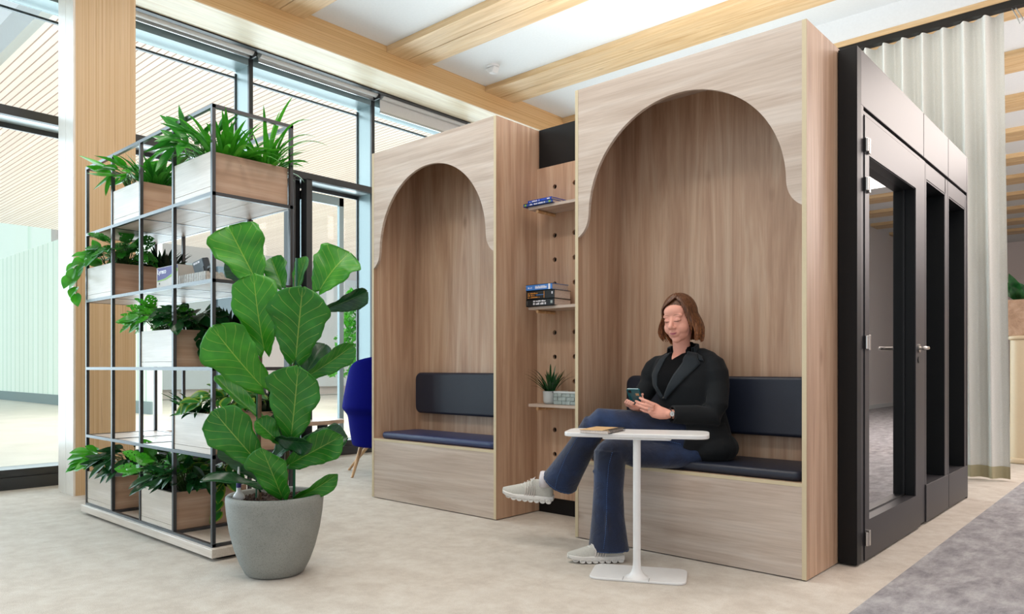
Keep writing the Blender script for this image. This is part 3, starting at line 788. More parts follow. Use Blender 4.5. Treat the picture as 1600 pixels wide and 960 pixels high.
def planter(c, r, lab, h=.212):
    x0, x1 = PS[c] + q + .003, PS[c + 1] - q - .003; z0 = RZ[r] + q + .001
    t = thing('planter_box', ((x0 + x1) / 2, (Y0 + Y1) / 2, z0), lab, 'planter')
    ya, yb = Y0 - .004, Y1 - q - .004
    bx(x0, x1, ya, ya + .014, z0 + .03, z0 + h).build('front_board', M['oak_lit'], t)
    bx(x0, x1, ya, ya + .013, z0, z0 + .028).build('front_trim', M['oak_lit'], t)
    bx(x1 - .014, x1, ya + .014, yb, z0, z0 + h).build('side_board', M['oak_dk'], t)
    bx(x0, x0 + .014, ya + .014, yb, z0, z0 + h).build('side_board', M['oak_dk'], t)
    bx(x0 + .014, x1 - .014, yb - .014, yb, z0, z0 + h).build('back_board', M['oak_h'], t)
    bx(x0 + .014, x1 - .014, ya + .014, yb - .014, z0, z0 + h - .025).build('soil', M['soil'], t)
    return (x0, x1, z0 + h - .02)
def inside(x0, x1, u, v): return x0 + .05 + (x1 - x0 - .1) * u, Y0 + .05 + (Y1 - Y0 - .12) * v
def strap_plant(name, lab, x, y, z, n, ln, wd, up, droop, mat, seed, rad=.04, tall=()):
    t = thing(name, (x, y, z), lab, 'plant'); b = B(); rg = random.Random(seed)
    for i in range(n):
        a = rg.random() * 6.28; r_ = rad * math.sqrt(rg.random())
        strap(b, (x + r_ * math.cos(a), y + r_ * math.sin(a), z), a + rg.uniform(-.5, .5), rg.uniform(*ln), rg.uniform(*wd), rg.uniform(*up), rg.uniform(*droop), 9, rg.uniform(-.6, .6))
    for a, L_, w_, u_, d_ in tall: strap(b, (x, y, z), a, L_, w_, u_, d_, 12, .3)
    b.build('leaves', mat, t, smooth=True); return t
def leafy(name, lab, x, y, z, n, reach, height, size, mat, seed, az=(0, 6.28), drop=(), monstera=False, prof=None, fold=.15, asp=.75, low=.03):
    """stems carrying heart-shaped or lobed leaves"""
    t = thing(name, (x, y, z), lab, 'plant'); b = B(); s = B(); rg = random.Random(seed)
    prof = prof or ((lambda t: max(.02, math.sin(PI * t ** .62) ** .75)) if monstera else p_heart)
    def one(base, end, sz):
        mid = base.lerp(end, .55) + Vector((0, 0, .25 * (end - base).length))
        s.tube([base, mid, end], .0022, 5, ends='flat')
        out = (end - mid).normalized(); ax = (out * .8 + Vector((rg.uniform(-.4, .4), rg.uniform(-.4, .4), rg.uniform(-.7, .15)))).normalized()
        nr = (Vector((rg.uniform(-.4, .4), rg.uniform(-.6, .0), 1)) + TOCAM * rg.uniform(0, 1.2)).normalized()
        hl = None
        if monstera:
            hl = lambda i, j, n_, nc: (i % 3 == 1 and j in (2, 3, nc - 5, nc - 4) and 2 < i < n_ - 4 and (i + j) % 2) or (i % 4 == 2 and j in (0, nc - 2) and i < n_ - 4)
        blade(b, end, end + ax * sz, nr, sz * asp, prof, fold, rg.uniform(-.1, .06), .01, 18 if monstera else 9, 5 if monstera else 2, rg, hl)
    for i in range(n):
        a = rg.uniform(*az); rr = reach * (.25 + .75 * math.sqrt(rg.random())); hh = low + (height - low) * (1 - (rr / reach) ** 2 * .6) * rg.uniform(.45, 1)
        e = Vector((x + rr * math.cos(a), y + rr * math.sin(a), z + hh))
        one(Vector((x + rg.uniform(-.03, .03), y + rg.uniform(-.03, .03), z)), e, size * rg.uniform(.7, 1.15))
    for pts in drop:            # trailing stems given by points
        P = [Vector(p) for p in pts]; s.tube(P, .0025, 5, ends='flat')
        for k in range(1, len(P)):
            for e in (P[k], P[k - 1].lerp(P[k], .5)):
                out = (P[k] - P[k - 1]).normalized()
                ax = (out * .6 + Vector((rg.uniform(-.6, .6), rg.uniform(-.7, 0), rg.uniform(-.7, 0)))).normalized()
                blade(b, e, e + ax * size, (TOCAM + Vector((rg.uniform(-.4, .4), 0, rg.uniform(0, .5)))).normalized(), size * asp, prof, fold, .05, .01, 9, 2, rg)
    s.build('stems', M['stem'], t, smooth=True); b.build('leaves', mat, t, smooth=True)
    return t
# top row
x0, x1, z = planter(3, 4, 'planter box at the top right corner of the shelf, the highest and nearest one')
x, y = inside(x0, x1, .25, .15); leafy('broad_leaf_plant', 'broad-leaved plant standing at the front left of the topmost planter', x, y, z, 46, .18, .24, .16, M['lf_mid'], 11, prof=p_lance, asp=.36, fold=.3)
x, y = inside(x0, x1, .75, .25); strap_plant('strap_leaf_plant', 'dense strap-leaved plant in the middle of the topmost planter', x, y, z, 90, (.16, .32), (.02, .036), (.5, 1.4), (.6, 1.8), M['lf_bright'], 12, .09)
x, y = inside(x0, x1, .85, .95); strap_plant('spider_plant', 'spider plant with tall arching blades at the rear of the topmost planter', x, y, z, 80, (.14, .27), (.014, .026), (.4, 1.4), (.6, 2.0), M['lf_bright'], 13, .07,
    tall=((.6, .46, .04, 1.45, .7), (2.0, .42, .036, 1.42, .5), (.2, .5, .016, 1.2, 2.0), (.3, .46, .014, 1.0, 2.0), (.1, .40, .012, .6, 1.0), (-.6, .38, .03, 1.35, .9), (1.2, .45, .016, 1.1, 1.8)))
x0, x1, z = planter(1, 4, 'planter box in the second column of the top row')
x, y = inside(x0, x1, .2, .1); leafy('broad_leaf_plant', 'broad-leaved plant at the left of the second column top planter', x, y, z, 40, .18, .22, .17, M['lf_bright'], 21, prof=p_lance, asp=.35, fold=.3)
x, y = inside(x0, x1, .8, .25); strap_plant('strap_leaf_plant', 'strap-leaved plant at the right of the second column top planter', x, y, z, 80, (.16, .30), (.018, .034), (.6, 1.4), (.6, 1.6), M['lf_mid'], 22, .06)
x, y = inside(x0, x1, .9, .9); strap_plant('spider_plant', 'spider plant at the rear of the second column top planter', x, y, z, 50, (.14, .3), (.014, .022), (.6, 1.4), (.6, 1.8), M['lf_mid'], 23, .05, tall=((2.9, .5, .014, 1.25, .9),))
# fourth row
x0, x1, z = planter(0, 3, 'planter box at the left end of the shelf with vines spilling over its front')
x, y = inside(x0, x1, .25, .1)
leafy('trailing_pothos', 'bright green pothos trailing over the left end of the shelf', x, y, z, 24, .15, .16, .10, M['lf_bright'], 31,
      drop=([(x, y, z), (x - .1, y - .06, z + .09), (x - .19, y - .1, z + .03), (x - .24, y - .12, z - .06), (x - .25, y - .12, z - .15)], [(x, y, z), (x - .08, y - .08, z + .1), (x - .15, y - .14, z + .05), (x - .21, y - .17, z - .03)]))
x, y = inside(x0, x1, .75, .2); leafy('monstera', 'holey-leaved monstera in the left planter of the second row from the top', x, y, z, 60, .16, .26, .11, M['lf_mid'], 32, monstera=True)
x, y = inside(x0, x1, .85, .6); leafy('variegated_plant', 'small yellow and green plant behind the holey-leaved monstera', x, y, z, 16, .10, .08, .06, M['lf_var'], 34)
x, y = inside(x0, x1, .85, .95); strap_plant('dracaena', 'dark bushy dracaena behind the carton on the second row from the top', x, y, z, 90, (.12, .20), (.025, .035), (.25, 1.45), (.2, .8), M['lf_dk2'], 33, .07)
# third row
x0, x1, z = planter(2, 2, 'planter box in the middle row, third column')
x, y = inside(x0, x1, .2, .1)
leafy('monstera', 'bright holey-leaved monstera at the left of the middle row planter', x, y, z, 60, .18, .20, .11, M['lf_bright'], 41, monstera=True)
x, y = inside(x0, x1, .85, .3)
leafy('trailing_pothos', 'variegated pothos hanging over the side of the middle row planter', x, y, z, 55, .18, .18, .095, M['lf_dark'], 42, drop=([(x, y, z), (x + .06, y, z + .06), (x + .10, y + .02, z + .01), (x + .11, y + .02, z - .08)],))
x, y = inside(x0, x1, .9, .95); strap_plant('dracaena', 'dark dracaena at the rear of the middle row planter', x, y, z, 90, (.12, .2), (.025, .036), (.25, 1.45), (.2, .8), M['lf_dk2'], 43, .07)
# second row
x0, x1, z = planter(3, 1, 'planter box beside the empty boards, second row from bottom')
x, y = inside(x0, x1, .25, .05); strap_plant('strap_leaf_plant', 'low dark strap-leaved plant at the front of the second lowest planter', x, y, z, 26, (.14, .24), (.03, .042), (.25, 1.2), (.6, 1.6), M['lf_dark'], 51, .03)
x, y = inside(x0, x1, .8, .3); leafy('pothos', 'variegated pothos in the second lowest planter behind the fig leaves', x, y, z, 60, .20, .18, .09, M['lf_var'], 52)
x, y = inside(x0, x1, .9, .95); strap_plant('dracaena', 'dark dracaena at the rear of the second lowest planter', x, y, z, 90, (.13, .22), (.025, .036), (.25, 1.45), (.2, .8), M['lf_dk2'], 53, .07)
# bottom row
x0, x1, z = planter(0, 0, 'planter box at the bottom left corner of the shelf')
x, y = inside(x0, x1, .2, .1)
leafy('pothos', 'bright green pothos leaning out of the bottom left planter', x, y, z, 16, .18, .21, .11, M['lf_bright'], 61, az=(2.6, 5.5), drop=([(x, y, z), (x - .06, y - .05, z + .12), (x - .14, y - .1, z + .08)],))
x, y = inside(x0, x1, .8, .35); leafy('broad_leaf_plant', 'dark glossy broad-leaved plant in the bottom left planter', x, y, z, 80, .20, .22, .13, M['lf_dark'], 62, prof=p_lance, asp=.4)
x0, x1, z = planter(2, 0, 'planter box in the third column of the bottom row')
x, y = inside(x0, x1, .15, .1)
leafy('monstera', 'bright holey-leaved monstera at the front of the bottom row third column', x, y, z, 55, .17, .26, .11, M['lf_bright'], 71, monstera=True)
x, y = inside(x0, x1, .75, .25); leafy('broad_leaf_plant', 'dark glossy broad-leaved plant in the bottom row third column', x, y, z, 80, .20, .2, .13, M['lf_dark'], 72, prof=p_lance, asp=.4)
x, y = inside(x0, x1, .85, .9)
leafy('trailing_pothos', 'variegated pothos at the rear of the bottom row third column', x, y, z, 44, .2, .22, .09, M['lf_var'], 73, drop=([(x, y, z), (x + .08, y - .05, z + .06), (x + .12, y - .08, z), (x + .13, y - .09, z - .12)],))

# carton, wicker tray and device on the fourth row
zc = RZ[3] + q
ct = thing('paper_carton', (-4.33, 1.90, zc), 'open violet and white paper carton on the shelf beside the left planter', 'carton')
w0, w1 = -4.49, -4.205
B().box(w0, w1, 1.85, 1.853, zc, zc + .125).box(w0, w1, 1.975, 1.978, zc, zc + .125).box(w0, w0 + .003, 1.853, 1.975, zc, zc + .125).box(w1 - .003, w1, 1.853, 1.975, zc, zc + .125).box(w0, w1, 1.85, 1.978, zc, zc + .003).build('box', M['card'], ct)
B().prism([(w0 + .012, zc + .122), (w0 + .012, zc + .048), (w0 + .12, zc + .056), (w0 + .20, zc + .075), (w1 - .005, zc + .105), (w1 - .005, zc + .122)], 'Y', 1.8485, 1.8498).build('violet_panel', M['violet'], ct)
B().prism([(w0 + .012, zc + .048), (w0 + .012, zc + .043), (w0 + .12, zc + .047), (w0 + .20, zc + .062), (w1 - .005, zc + .088), (w1 - .005, zc + .105), (w0 + .20, zc + .075), (w0 + .12, zc + .056)], 'Y', 1.8485, 1.8498).build('lime_swoosh', M['lime'], ct)
text('carton_logo', 'Lyreco', .038, M['txt'], frame4((w0 + .075, 1.848, zc + .098), (1, 0, 0), (0, 0, 1)), ct, sx=1.1, bold=True)
text('carton_print', 'A4', .014, M['txt_dk'], frame4((w0 + .04, 1.848, zc + .030), (1, 0, 0), (0, 0, 1)), ct, bold=True)
bx(w0 + .025, w0 + .10, 1.8485, 1.8495, zc + .004, zc + .009).build('yellow_strip', M['yellow'], ct)
wk = thing('wicker_tray', (-4.03, 1.95, zc), 'pale grey low wicker tray on the shelf holding a dark device', 'tray')
wbk = B()
for i in range(16): wbk.box(-4.185 + i * .0205, -4.185 + i * .0205 + .013, 1.846, 1.852, zc, zc + .055)
for i in range(8): wbk.box(-3.864, -3.858, 1.85 + i * .025, 1.85 + i * .025 + .016, zc, zc + .055)
wbk.build('weave', M['wire'], wk)
B().box(-4.19, -3.86, 1.852, 2.05, zc, zc + .048).build('body', M['wire'], wk)
dv = thing('label_device', (-4.05, 1.93, zc + .05), 'dark grey handheld device leaning upright in the wicker tray', 'device')
mt = Matrix.Translation((-4.05, 1.93, zc + .048)) @ rotm(R(-8), 'Y') @ rotm(R(12), 'X')
B().box(-.065, .065, -.02, .02, 0, .095, mt).build('body', M['dev'], dv, bevel=.008, seg=3)
for i in range(3): B().box(-.045 + i * .026, -.024 + i * .026, -.0215, -.02, .076, .086, mt).build('button', M['txt'], dv)
B().tube([(-3.985, 1.92, zc + .075), (-3.94, 1.90, zc + .085), (-3.9, 1.9, zc + .09)], .008, 8).build('cord', M['black'], dv)
B().box(.04, .06, -.024, .02, .01, .05, mt).build('clip', M['black'], dv, bevel=.003)

# ------------------------------------------------------------------ fiddle-leaf fig
PC = (-3.264, 1.908)
fg = thing('potted_fiddle_leaf_fig', (PC[0], PC[1], 0), 'tall fiddle-leaf fig in a round speckled grey concrete pot', 'plant')
prof = [(.10, 0), (.125, .0), (.14, .012), (.165, .06), (.19, .13), (.212, .22), (.224, .30), (.229, .36), (.228, .38), (.222, .386), (.205, .386), (.20, .38), (.197, .34)]
B().lathe(prof, (PC[0], PC[1], 0), 56).build('pot', M['concrete'], fg, smooth=True, auto=R(60))
sb_ = B().lathe([(.002, .362), (.1, .360), (.198, .355)], (PC[0], PC[1], 0), 40, False)
rg = random.Random(5)
for i in range(420):
    a = rg.random() * 6.28; r_ = .19 * math.sqrt(rg.random()); s = rg.uniform(.004, .011)
    sb_.ell((PC[0] + r_ * math.cos(a), PC[1] + r_ * math.sin(a), .362), (s, s * rg.uniform(.6, 1.3), s * .7), Euler((rg.random(), rg.random(), rg.random() * 6)).to_matrix(), 6, 4)
tag(sb_.build('soil', M['soil'], fg), kind='stuff')
B().tube([(-3.304, 1.846, .34), (-3.312, 1.85, .7), (-3.30, 1.85, 1.05), (-3.294, 1.854, 1.43)], [.011, .010, .009, .005], 10).build('stem', M['stem_br'], fg, smooth=True)
B().tube([(-3.229, 1.939, .34), (-3.215, 1.95, .7), (-3.194, 1.971, 1.047), (-3.20, 1.98, 1.45)], [.012, .011, .009, .005], 10).build('stem', M['stem_br'], fg, smooth=True)
B().tube([(-3.318, 1.84, .34), (-3.318, 1.845, 1.0)], .006, 8, ends='flat').build('support_stake', M['green_pl'], fg)
B().tube([(-3.190, 1.965, .34), (-3.185, 1.978, 1.535)], .0065, 8, ends='flat').build('support_stake', M['green_pl'], fg)
LV = [
((-3.315, 1.835, 1.425), (-3.430, 1.755, 1.685), 0.262, 12, 0.3, 1),
((-3.38, 1.844, 1.406), (-3.5, 1.777, 1.524), 0.093, -30, 0.3, 2),
((-3.239, 1.836, 1.083), (-3.25, 1.786, 1.44), 0.226, 5, 0.12, 1),
((-3.256, 1.942, 1.396), (-3.351, 1.938, 1.546), 0.13, 0, 0.2, 0),
((-3.235, 1.827, 0.905), (-3.317, 1.618, 1.187), 0.251, -10, 0.15, 1),
((-3.119, 1.931, 1.04), (-3.024, 1.909, 1.373), 0.285, 5, 0.15, 0),
((-3.086, 2.04, 1.373), (-3.019, 2.168, 1.564), 0.248, -10, 0.2, 1),
((-3.099, 2.096, 1.293), (-3.013, 2.267, 1.382), 0.112, 50, 0.4, 2),
((-3.135, 1.997, 0.953), (-3.014, 2.186, 1.11), 0.118, 40, 0.35, 0),
((-3.19, 2.028, 0.972), (-3.186, 2.14, 1.116), 0.137, -10, 0.3, 2),
((-3.117, 1.906, 0.675), (-3.021, 1.884, 1.003), 0.262, -5, 0.2, 0),
((-3.255, 1.809, 0.551), (-3.332, 1.632, 0.797), 0.217, 5, 0.15, 0),
((-3.131, 1.867, 0.39), (-3.09, 1.742, 0.63), 0.205, -20, 0.15, 0),
((-3.311, 1.839, 0.469), (-3.445, 1.719, 0.631), 0.106, -40, 0.3, 2),
((-3.251, 1.826, 0.418), (-3.394, 1.603, 0.466), 0.11, 60, 0.3, 2),
((-3.168, 1.94, 0.361), (-3.041, 2.108, 0.479), 0.099, 45, 0.35, 0),
((-3.177, 1.932, 0.534), (-2.966, 2.082, 0.672), 0.161, 20, 0.25, 0),
((-3.206, 2.014, 0.624), (-3.104, 2.213, 0.648), 0.143, -20, 0.3, 2),
((-3.169, 1.859, 0.669), (-2.975, 1.926, 0.65), 0.11, 50, 0.4, 2),
((-3.182, 1.874, 0.649), (-3.223, 1.784, 0.749), 0.112, 30, 0.4, 0),
((-3.315, 1.862, 0.75), (-3.5, 1.724, 0.953), 0.11, 50, 0.4, 0),
((-3.232, 1.99, 1.107), (-3.352, 1.963, 1.173), 0.056, 20, 0.5, 2),
((-3.214, 1.993, 1.362), (-3.205, 2.042, 1.549), 0.081, -20, 0.3, 0),
((-3.26, 1.885, 0.544), (-3.163, 1.945, 0.645), 0.099, -30, 0.3, 2),
((-3.227, 1.941, 0.641), (-3.223, 1.877, 0.775), 0.112, 20, 0.3, 2),
]
rg = random.Random(21)
def stem_at(z):
    z = max(.36, z)
    return Vector((-3.30, 1.848, z)), Vector((-3.229 + (z - .36) * .04, 1.939 + (z - .36) * .04, z))
for b_, t_, w, roll, fold, mi in LV:
    b = B(); base = Vector(b_); tip = Vector(t_); ax = (tip - base).normalized()
    nr = Matrix.Rotation(R(roll), 3, ax) @ Vector((.66, -.72, .22))
    blade(b, base, tip, nr, w, p_obov, fold * .7, rg.uniform(-.02, .08), .045, 30, 6, rg, None, .055)
    s1, s2 = stem_at(base.z - .02)
    s = s1 if (s1 - base).length < (s2 - base).length else s2
    b.tube([s, (s + base) / 2 + Vector((0, 0, -.005)), base + ax * .01], .0045, 6, ends='flat')
    lo = len(b.v)
    o = b.build('leaf', M[('fig', 'fig_b', 'fig_d')[mi]], fg, smooth=True)
    sd = o.modifiers.new('thick', 'SOLIDIFY'); sd.thickness = .0012
# watering bulb
wg = thing('watering_bulb', (-3.36, 1.77, .36), 'small white glass watering bulb stuck in the fig pot soil', 'plant waterer')
B().lathe([(.004, -.02), (.026, .0), (.030, .012), (.022, .028), (.011, .04), (.010, .085), (.012, .10), (.006, .125), (.004, .16)], (-3.36, 1.77, .362), 18).build('bulb', M['white'], wg, smooth=True)
B().lathe([(.0115, .06), (.0118, .095)], (-3.36, 1.77, .362), 18, False).build('label_band', M['violet'], wg)

# ------------------------------------------------------------------ blue chair
ch = thing('lounge_chair', (-5.75, 4.35, 0), 'cobalt blue upholstered shell chair behind the left booth', 'chair')
cb = B(); ringsO = []; C0 = Vector((-5.50, 4.36, 0)); yaw = R(-45)
# back shell facing away from the camera: curved wrap in plan, tall egg outline
nu, nv = 28, 30; outer = []; inner = []
for k in range(nv + 1):
    t = k / nv; z = .27 + .83 * t
    half = 1.0 if t < .36 else 1.0 + .12 * min(1, (t - .36) / .06) - .35 * max(0, (t - .42) / .58)
    rad = (.285 + .03 * t / .36) if t < .36 else (.315 + .05 * min(1, (t - .36) / .07) - .085 * max(0, (t - .43) / .57))
    if t > .8: half *= math.sqrt(max(.03, 1 - ((t - .8) / .2) ** 2.6))
    if t < .2: half *= .78 + .22 * math.sqrt(t / .2)
    ro = []; ri = []
    for i in range(nu + 1):
        a = (i / nu * 2 - 1) * half * 1.35
        lean = -.10 * t
        for lst, rr in ((ro, rad + .03), (ri, rad - .03)):
            p = Vector((rr * math.sin(a), -rr * math.cos(a) + lean, z)); p = rotm(R(42), 'Z') @ p
            lst.append(C0 + p)
    outer.append(ro); inner.append(ri)
cb.rings([o_ + i_[::-1] for o_, i_ in zip(outer, inner)])
o = cb.build('shell', M['blue'], ch, smooth=True, auto=R(80))
m = o.modifiers.new('s', 'SUBSURF'); m.levels = 1; m.render_levels = 1
B().ell((C0.x, C0.y + .02, .40), (.30, .30, .12)).build('seat', M['blue'], ch, smooth=True)
for dx, dy, tx, ty in ((-.14, -.16, -.06, -.34), (-.26, .06, -.50, -.06), (.2, .1, .34, .2), (.02, .28, .06, .42)):
    B().tube([(C0.x + dx, C0.y + dy, .32), (C0.x + tx, C0.y + ty, .0)], [.022, .012], 12, ends='flat').build('leg', M['legwood'], ch, smooth=True, auto=R(50))

# ------------------------------------------------------------------ side table
tb = thing('side_table', (-1.93, 3.0, 0), 'small white pedestal side table in front of the seated woman', 'table')
def quad_round(P, r, n=7):
    out = []
    for i in range(4):
        p = Vector(P[i]); a = (Vector(P[i - 1]) - p).normalized(); c = (Vector(P[(i + 1) % 4]) - p).normalized()
        s, e = p + a * r, p + c * r
        for k in range(n + 1):
            t = k / n; q_ = s * (1 - t) ** 2 + p * 2 * t * (1 - t) + e * t * t; out.append((q_.x, q_.y))
    return out
U = Vector((math.cos(R(27)), math.sin(R(27)), 0)); V_ = Vector((-math.sin(R(27)), math.cos(R(27)), 0))
def rectat(c, hu, hv): c = Vector(c); return [c - U * hu - V_ * hv, c + U * hu - V_ * hv, c + U * hu + V_ * hv, c - U * hu + V_ * hv]
TC = Vector((-1.945, 3.075, 0))
B().prism(quad_round(rectat(TC, .342, .135), .075), 'Z', .669, .69).build('table_top', M['white'], tb, bevel=.005, seg=3)
B().prism(quad_round(rectat(TC + Vector((.02, -.02, 0)), .16, .10), .02), 'Z', .661, .669).build('mounting_plate', M['white'], tb)
BC = Vector((-1.918, 3.052, 0))
B().prism(quad_round(rectat(BC, .226, .128), .055), 'Z', .0, .012).build('base_plate', M['white'], tb, bevel=.004, seg=3)
PP = Vector((-1.893, 2.995, 0))
B().lathe([(.055, .012), (.045, .016), (.030, .028), (.020, .05), (.018, .09), (.018, .662)], (PP.x, PP.y, 0), 28).build('pole', M['white'], tb, smooth=True, auto=R(50))
for s_ in (-.06, .06):
    a = PP + U * s_ - V_ * .02; B().tube([(a.x, a.y, .0125), (a.x + V_.x * -.055, a.y + V_.y * -.055, .0125)], .0009, 4, ends='flat').build('seam', M['frame_dk'], tb)
nbk = thing('notebook', (-2.06, 2.94, .69), 'spiral notebook with a kraft cover lying on the side table', 'notebook')
NC = Vector((-2.065, 2.955, 0)); a1 = Vector((-.22, .975, 0)).normalized(); a2 = Vector((-a1.y, a1.x, 0))
def nb(h0, h1, e): return B().prism([((NC + a1 * i * (.105 - e) + a2 * j * (.073 - e)).x, (NC + a1 * i * (.105 - e) + a2 * j * (.073 - e)).y) for i, j in ((-1, -1), (1, -1), (1, 1), (-1, 1))], 'Z', h0, h1)
nb(.6905, .7035, .003).build('pages', M['paper'], nbk)
nb(.7035, .7055, 0).build('cover', M['kraft'], nbk)
st = NC - a2 * .055
bx_ = B().prism([((st + a1 * i * .105 + a2 * j * .008).x, (st + a1 * i * .105 + a2 * j * .008).y) for i, j in ((-1, -1), (1, -1), (1, 1), (-1, 1))], 'Z', .7055, .7062).build('dark_band', M['black'], nbk)
sp = B()
for i in range(20):
    c = NC - a2 * .075 + a1 * (-.097 + i * .0102) + Vector((0, 0, .698))
    sp.tube([c + a2 * (.008 * math.cos(t)) + Vector((0, 0, .009 * math.sin(t))) for t in [k * 2 * PI / 10 for k in range(11)]], .0012, 5, ends='flat')
sp.build('spiral_binding', M['black'], nbk)
#PERSON_BEGIN
# ------------------------------------------------------------------ seated woman
wo = thing('person', (-2.0, 3.6, .5), 'seated woman with bobbed auburn hair, dark blazer and jeans, legs crossed, looking at a phone', 'person')
HC = Vector((-2.018, 3.622, 1.270))
HR = (rotm(R(1), 'Z') @ rotm(R(-3), 'Y') @ rotm(R(13), 'X')).to_3x3()
HS = .99
def H(x, y, z): return HC + HR @ (Vector((x, y, z)) * HS)
def remesh(o, vox, it, fac=.5):
    m = o.modifiers.new('remesh', 'REMESH'); m.mode = 'VOXEL'; m.voxel_size = vox; m.use_smooth_shade = True
    if it: s = o.modifiers.new('smooth', 'SMOOTH'); s.iterations = it; s.factor = fac
    bpy.context.view_layer.update()
    dg = bpy.context.evaluated_depsgraph_get(); me = bpy.data.meshes.new_from_object(o.evaluated_get(dg))
    o.modifiers.clear(); mats = [m_ for m_ in o.data.materials]; o.data = me
    if not me.materials:
        for m_ in mats: me.materials.append(m_)
    for p in me.polygons: p.use_smooth = True
    return o
def bvh(o):
    bpy.context.view_layer.update()
    mw = o.matrix_world
    return BVHTree.FromPolygons([mw @ v.co for v in o.data.vertices], [tuple(p.vertices) for p in o.data.polygons])
b = B()
# head
def he(c, r, n1=24, n2=16): b.ell(H(*c), [k * HS for k in r], HR, n1, n2)
he((0, .018, .032), (.078, .096, .090))
he((0, -.024, -.024), (.071, .072, .092))
he((0, -.032, -.074), (.058, .054, .046))
he((0, -.066, -.104), (.026, .024, .020))
he((0, -.046, .046), (.060, .042, .044))
for s in (-1, 1):
    he((s * .034, -.050, -.042), (.035, .038, .040))
    he((s * .030, -.069, .026), (.028, .018, .013))
    he((s * .0310, -.078, .005), (.0190, .0155, .0130), 16, 10)
    he((s * .0130, -.099, -.034), (.0105, .013, .0095), 12, 8)
    he((s * .077, .012, -.008), (.009, .018, .030), 12, 8)
b.tube([H(0, -.080, .022), H(0, -.092, .002), H(0, -.103, -.014), H(0, -.112, -.027)], [.0085, .0095, .0120, .0145], 12)
he((0, -.094, -.060), (.021, .010, .006), 16, 8)
he((0, -.092, -.073), (.018, .010, .007), 16, 8)
he((0, -.078, -.066), (.032, .022, .024))
# neck and torso
b.tube([H(0, .028, -.05), Vector((-2.035, 3.672, 1.14)), Vector((-2.035, 3.69, 1.08)), Vector((-2.03, 3.70, 1.02))], [(.052, .054), (.047, .049), (.050, .050), (.08, .06)], 24, up=(0, -1, 0))
def ringx(c, rx, ry, n=36, e=2.3):
    out = []
    for k in range(n):
        a = 2 * PI * k / n; ca, sa = math.cos(a), math.sin(a)
        out.append((c[0] + rx * abs(ca) ** (2 / e) * (1 if ca > 0 else -1), c[1] + ry * abs(sa) ** (2 / e) * (1 if sa > 0 else -1), c[2]))
    return out
b.rings([ringx(c, rx, ry) for c, rx, ry in (((-1.99, 3.71, .53), .13, .10), ((-2.0, 3.71, .7), .13, .10), ((-2.02, 3.71, .9), .14, .10), ((-2.03, 3.71, 1.03), .13, .075), ((-2.035, 3.70, 1.075), .07, .05))])
# arms inside the sleeves
LW = Vector((-1.973, 3.420, .757)); LE = Vector((-1.815, 3.615, .752)); LS = Vector((-1.872, 3.70, 1.035))
RW = Vector((-2.155, 3.425, .777)); RE = Vector((-2.262, 3.60, .79)); RS = Vector((-2.20, 3.70, 1.02))
b.tube([LS, LS + Vector((.012, 0, -.02)), LS + Vector((.045, -.02, -.13)), LE, LW.lerp(LE, .4), LW], [.03, .032, .036, .034, .031, (.028, .022)], 14)
b.tube([RS, RS + Vector((-.012, 0, -.02)), RS + Vector((-.035, -.02, -.12)), RE, RW.lerp(RE, .4), RW], [.03, .032, .034, .034, .031, (.026, .022)], 14)
# left hand (holds the phone from behind)
pal = [LW, LW + Vector((-.030, -.012, .004)), LW + Vector((-.062, -.024, .014)), LW + Vector((-.076, -.044, .030))]
b.tube(pal, [(.021, .027), (.021, .034), (.018, .038), (.014, .034)], 16, up=(-.25, .1, 1))
def finger(pts, r): b.tube(pts, r, 12)
def V3(*a): return Vector(a)
K = V3(-2.044, 3.382, .792)
finger([V3(-2.030, 3.372, .806), V3(-2.056, 3.358, .822), V3(-2.080, 3.355, .830), V3(-2.104, 3.360, .840)], [.0102, .0094, .0086, .0072])
finger([V3(-2.036, 3.370, .796), V3(-2.066, 3.354, .804), V3(-2.100, 3.352, .812), V3(-2.130, 3.362, .822)], [.0104, .0096, .0088, .0072])
finger([V3(-2.036, 3.372, .781), V3(-2.064, 3.354, .786), V3(-2.098, 3.350, .796), V3(-2.126, 3.356, .804)], [.0100, .0092, .0084, .0070])
finger([V3(-2.028, 3.384, .764), V3(-2.052, 3.366, .766), V3(-2.080, 3.358, .772), V3(-2.100, 3.360, .780)], [.0092, .0082, .0076, .0064])
finger([LW + V3(-.030, .004, .016), LW + V3(-.056, .014, .030), LW + V3(-.084, .020, .044), LW + V3(-.112, .014, .056)], [.0130, .0120, .0104, .0084])
# right hand, mostly behind the phone and knee
PH = Vector((-2.118, 3.352, .842))
b.tube([RW, RW + V3(.002, -.022, .006), RW + V3(.004, -.045, .010)], [(.024, .022), (.034, .017), (.034, .015)], 16)
for i, (dx, dz) in enumerate(((-.026, .016), (-.012, .008), (.003, .000), (.017, -.008))):
    q0 = RW + V3(dx * .9 + .004, -.042, .012); rr = .0088 - .0005 * abs(i - 1)
    finger([q0, q0 + V3(-.010, -.026, .006 + dz * .3), q0 + V3(-.006, -.046, .018 + dz * .5), q0 + V3(.008, -.050, .030 + dz * .6)], [rr, rr * .95, rr * .88, rr * .75])
finger([RW + V3(.028, -.010, .012), RW + V3(.040, -.020, .032), RW + V3(.042, -.026, .058), RW + V3(.040, -.022, .08)], [.0115, .0105, .0095, .0078])
body = b.build('body', M['skin'], wo)
remesh(body, .0024, 4)
bm = bmesh.new(); bm.from_mesh(body.data)
hv_ = [v for v in bm.verts if v.co.z + wo.location.z > 1.11]
for _ in range(9): bmesh.ops.smooth_vert(bm, verts=hv_, factor=.5, use_axis_x=True, use_axis_y=True, use_axis_z=True)
bm.to_mesh(body.data); bm.free()
bv = bvh(body)
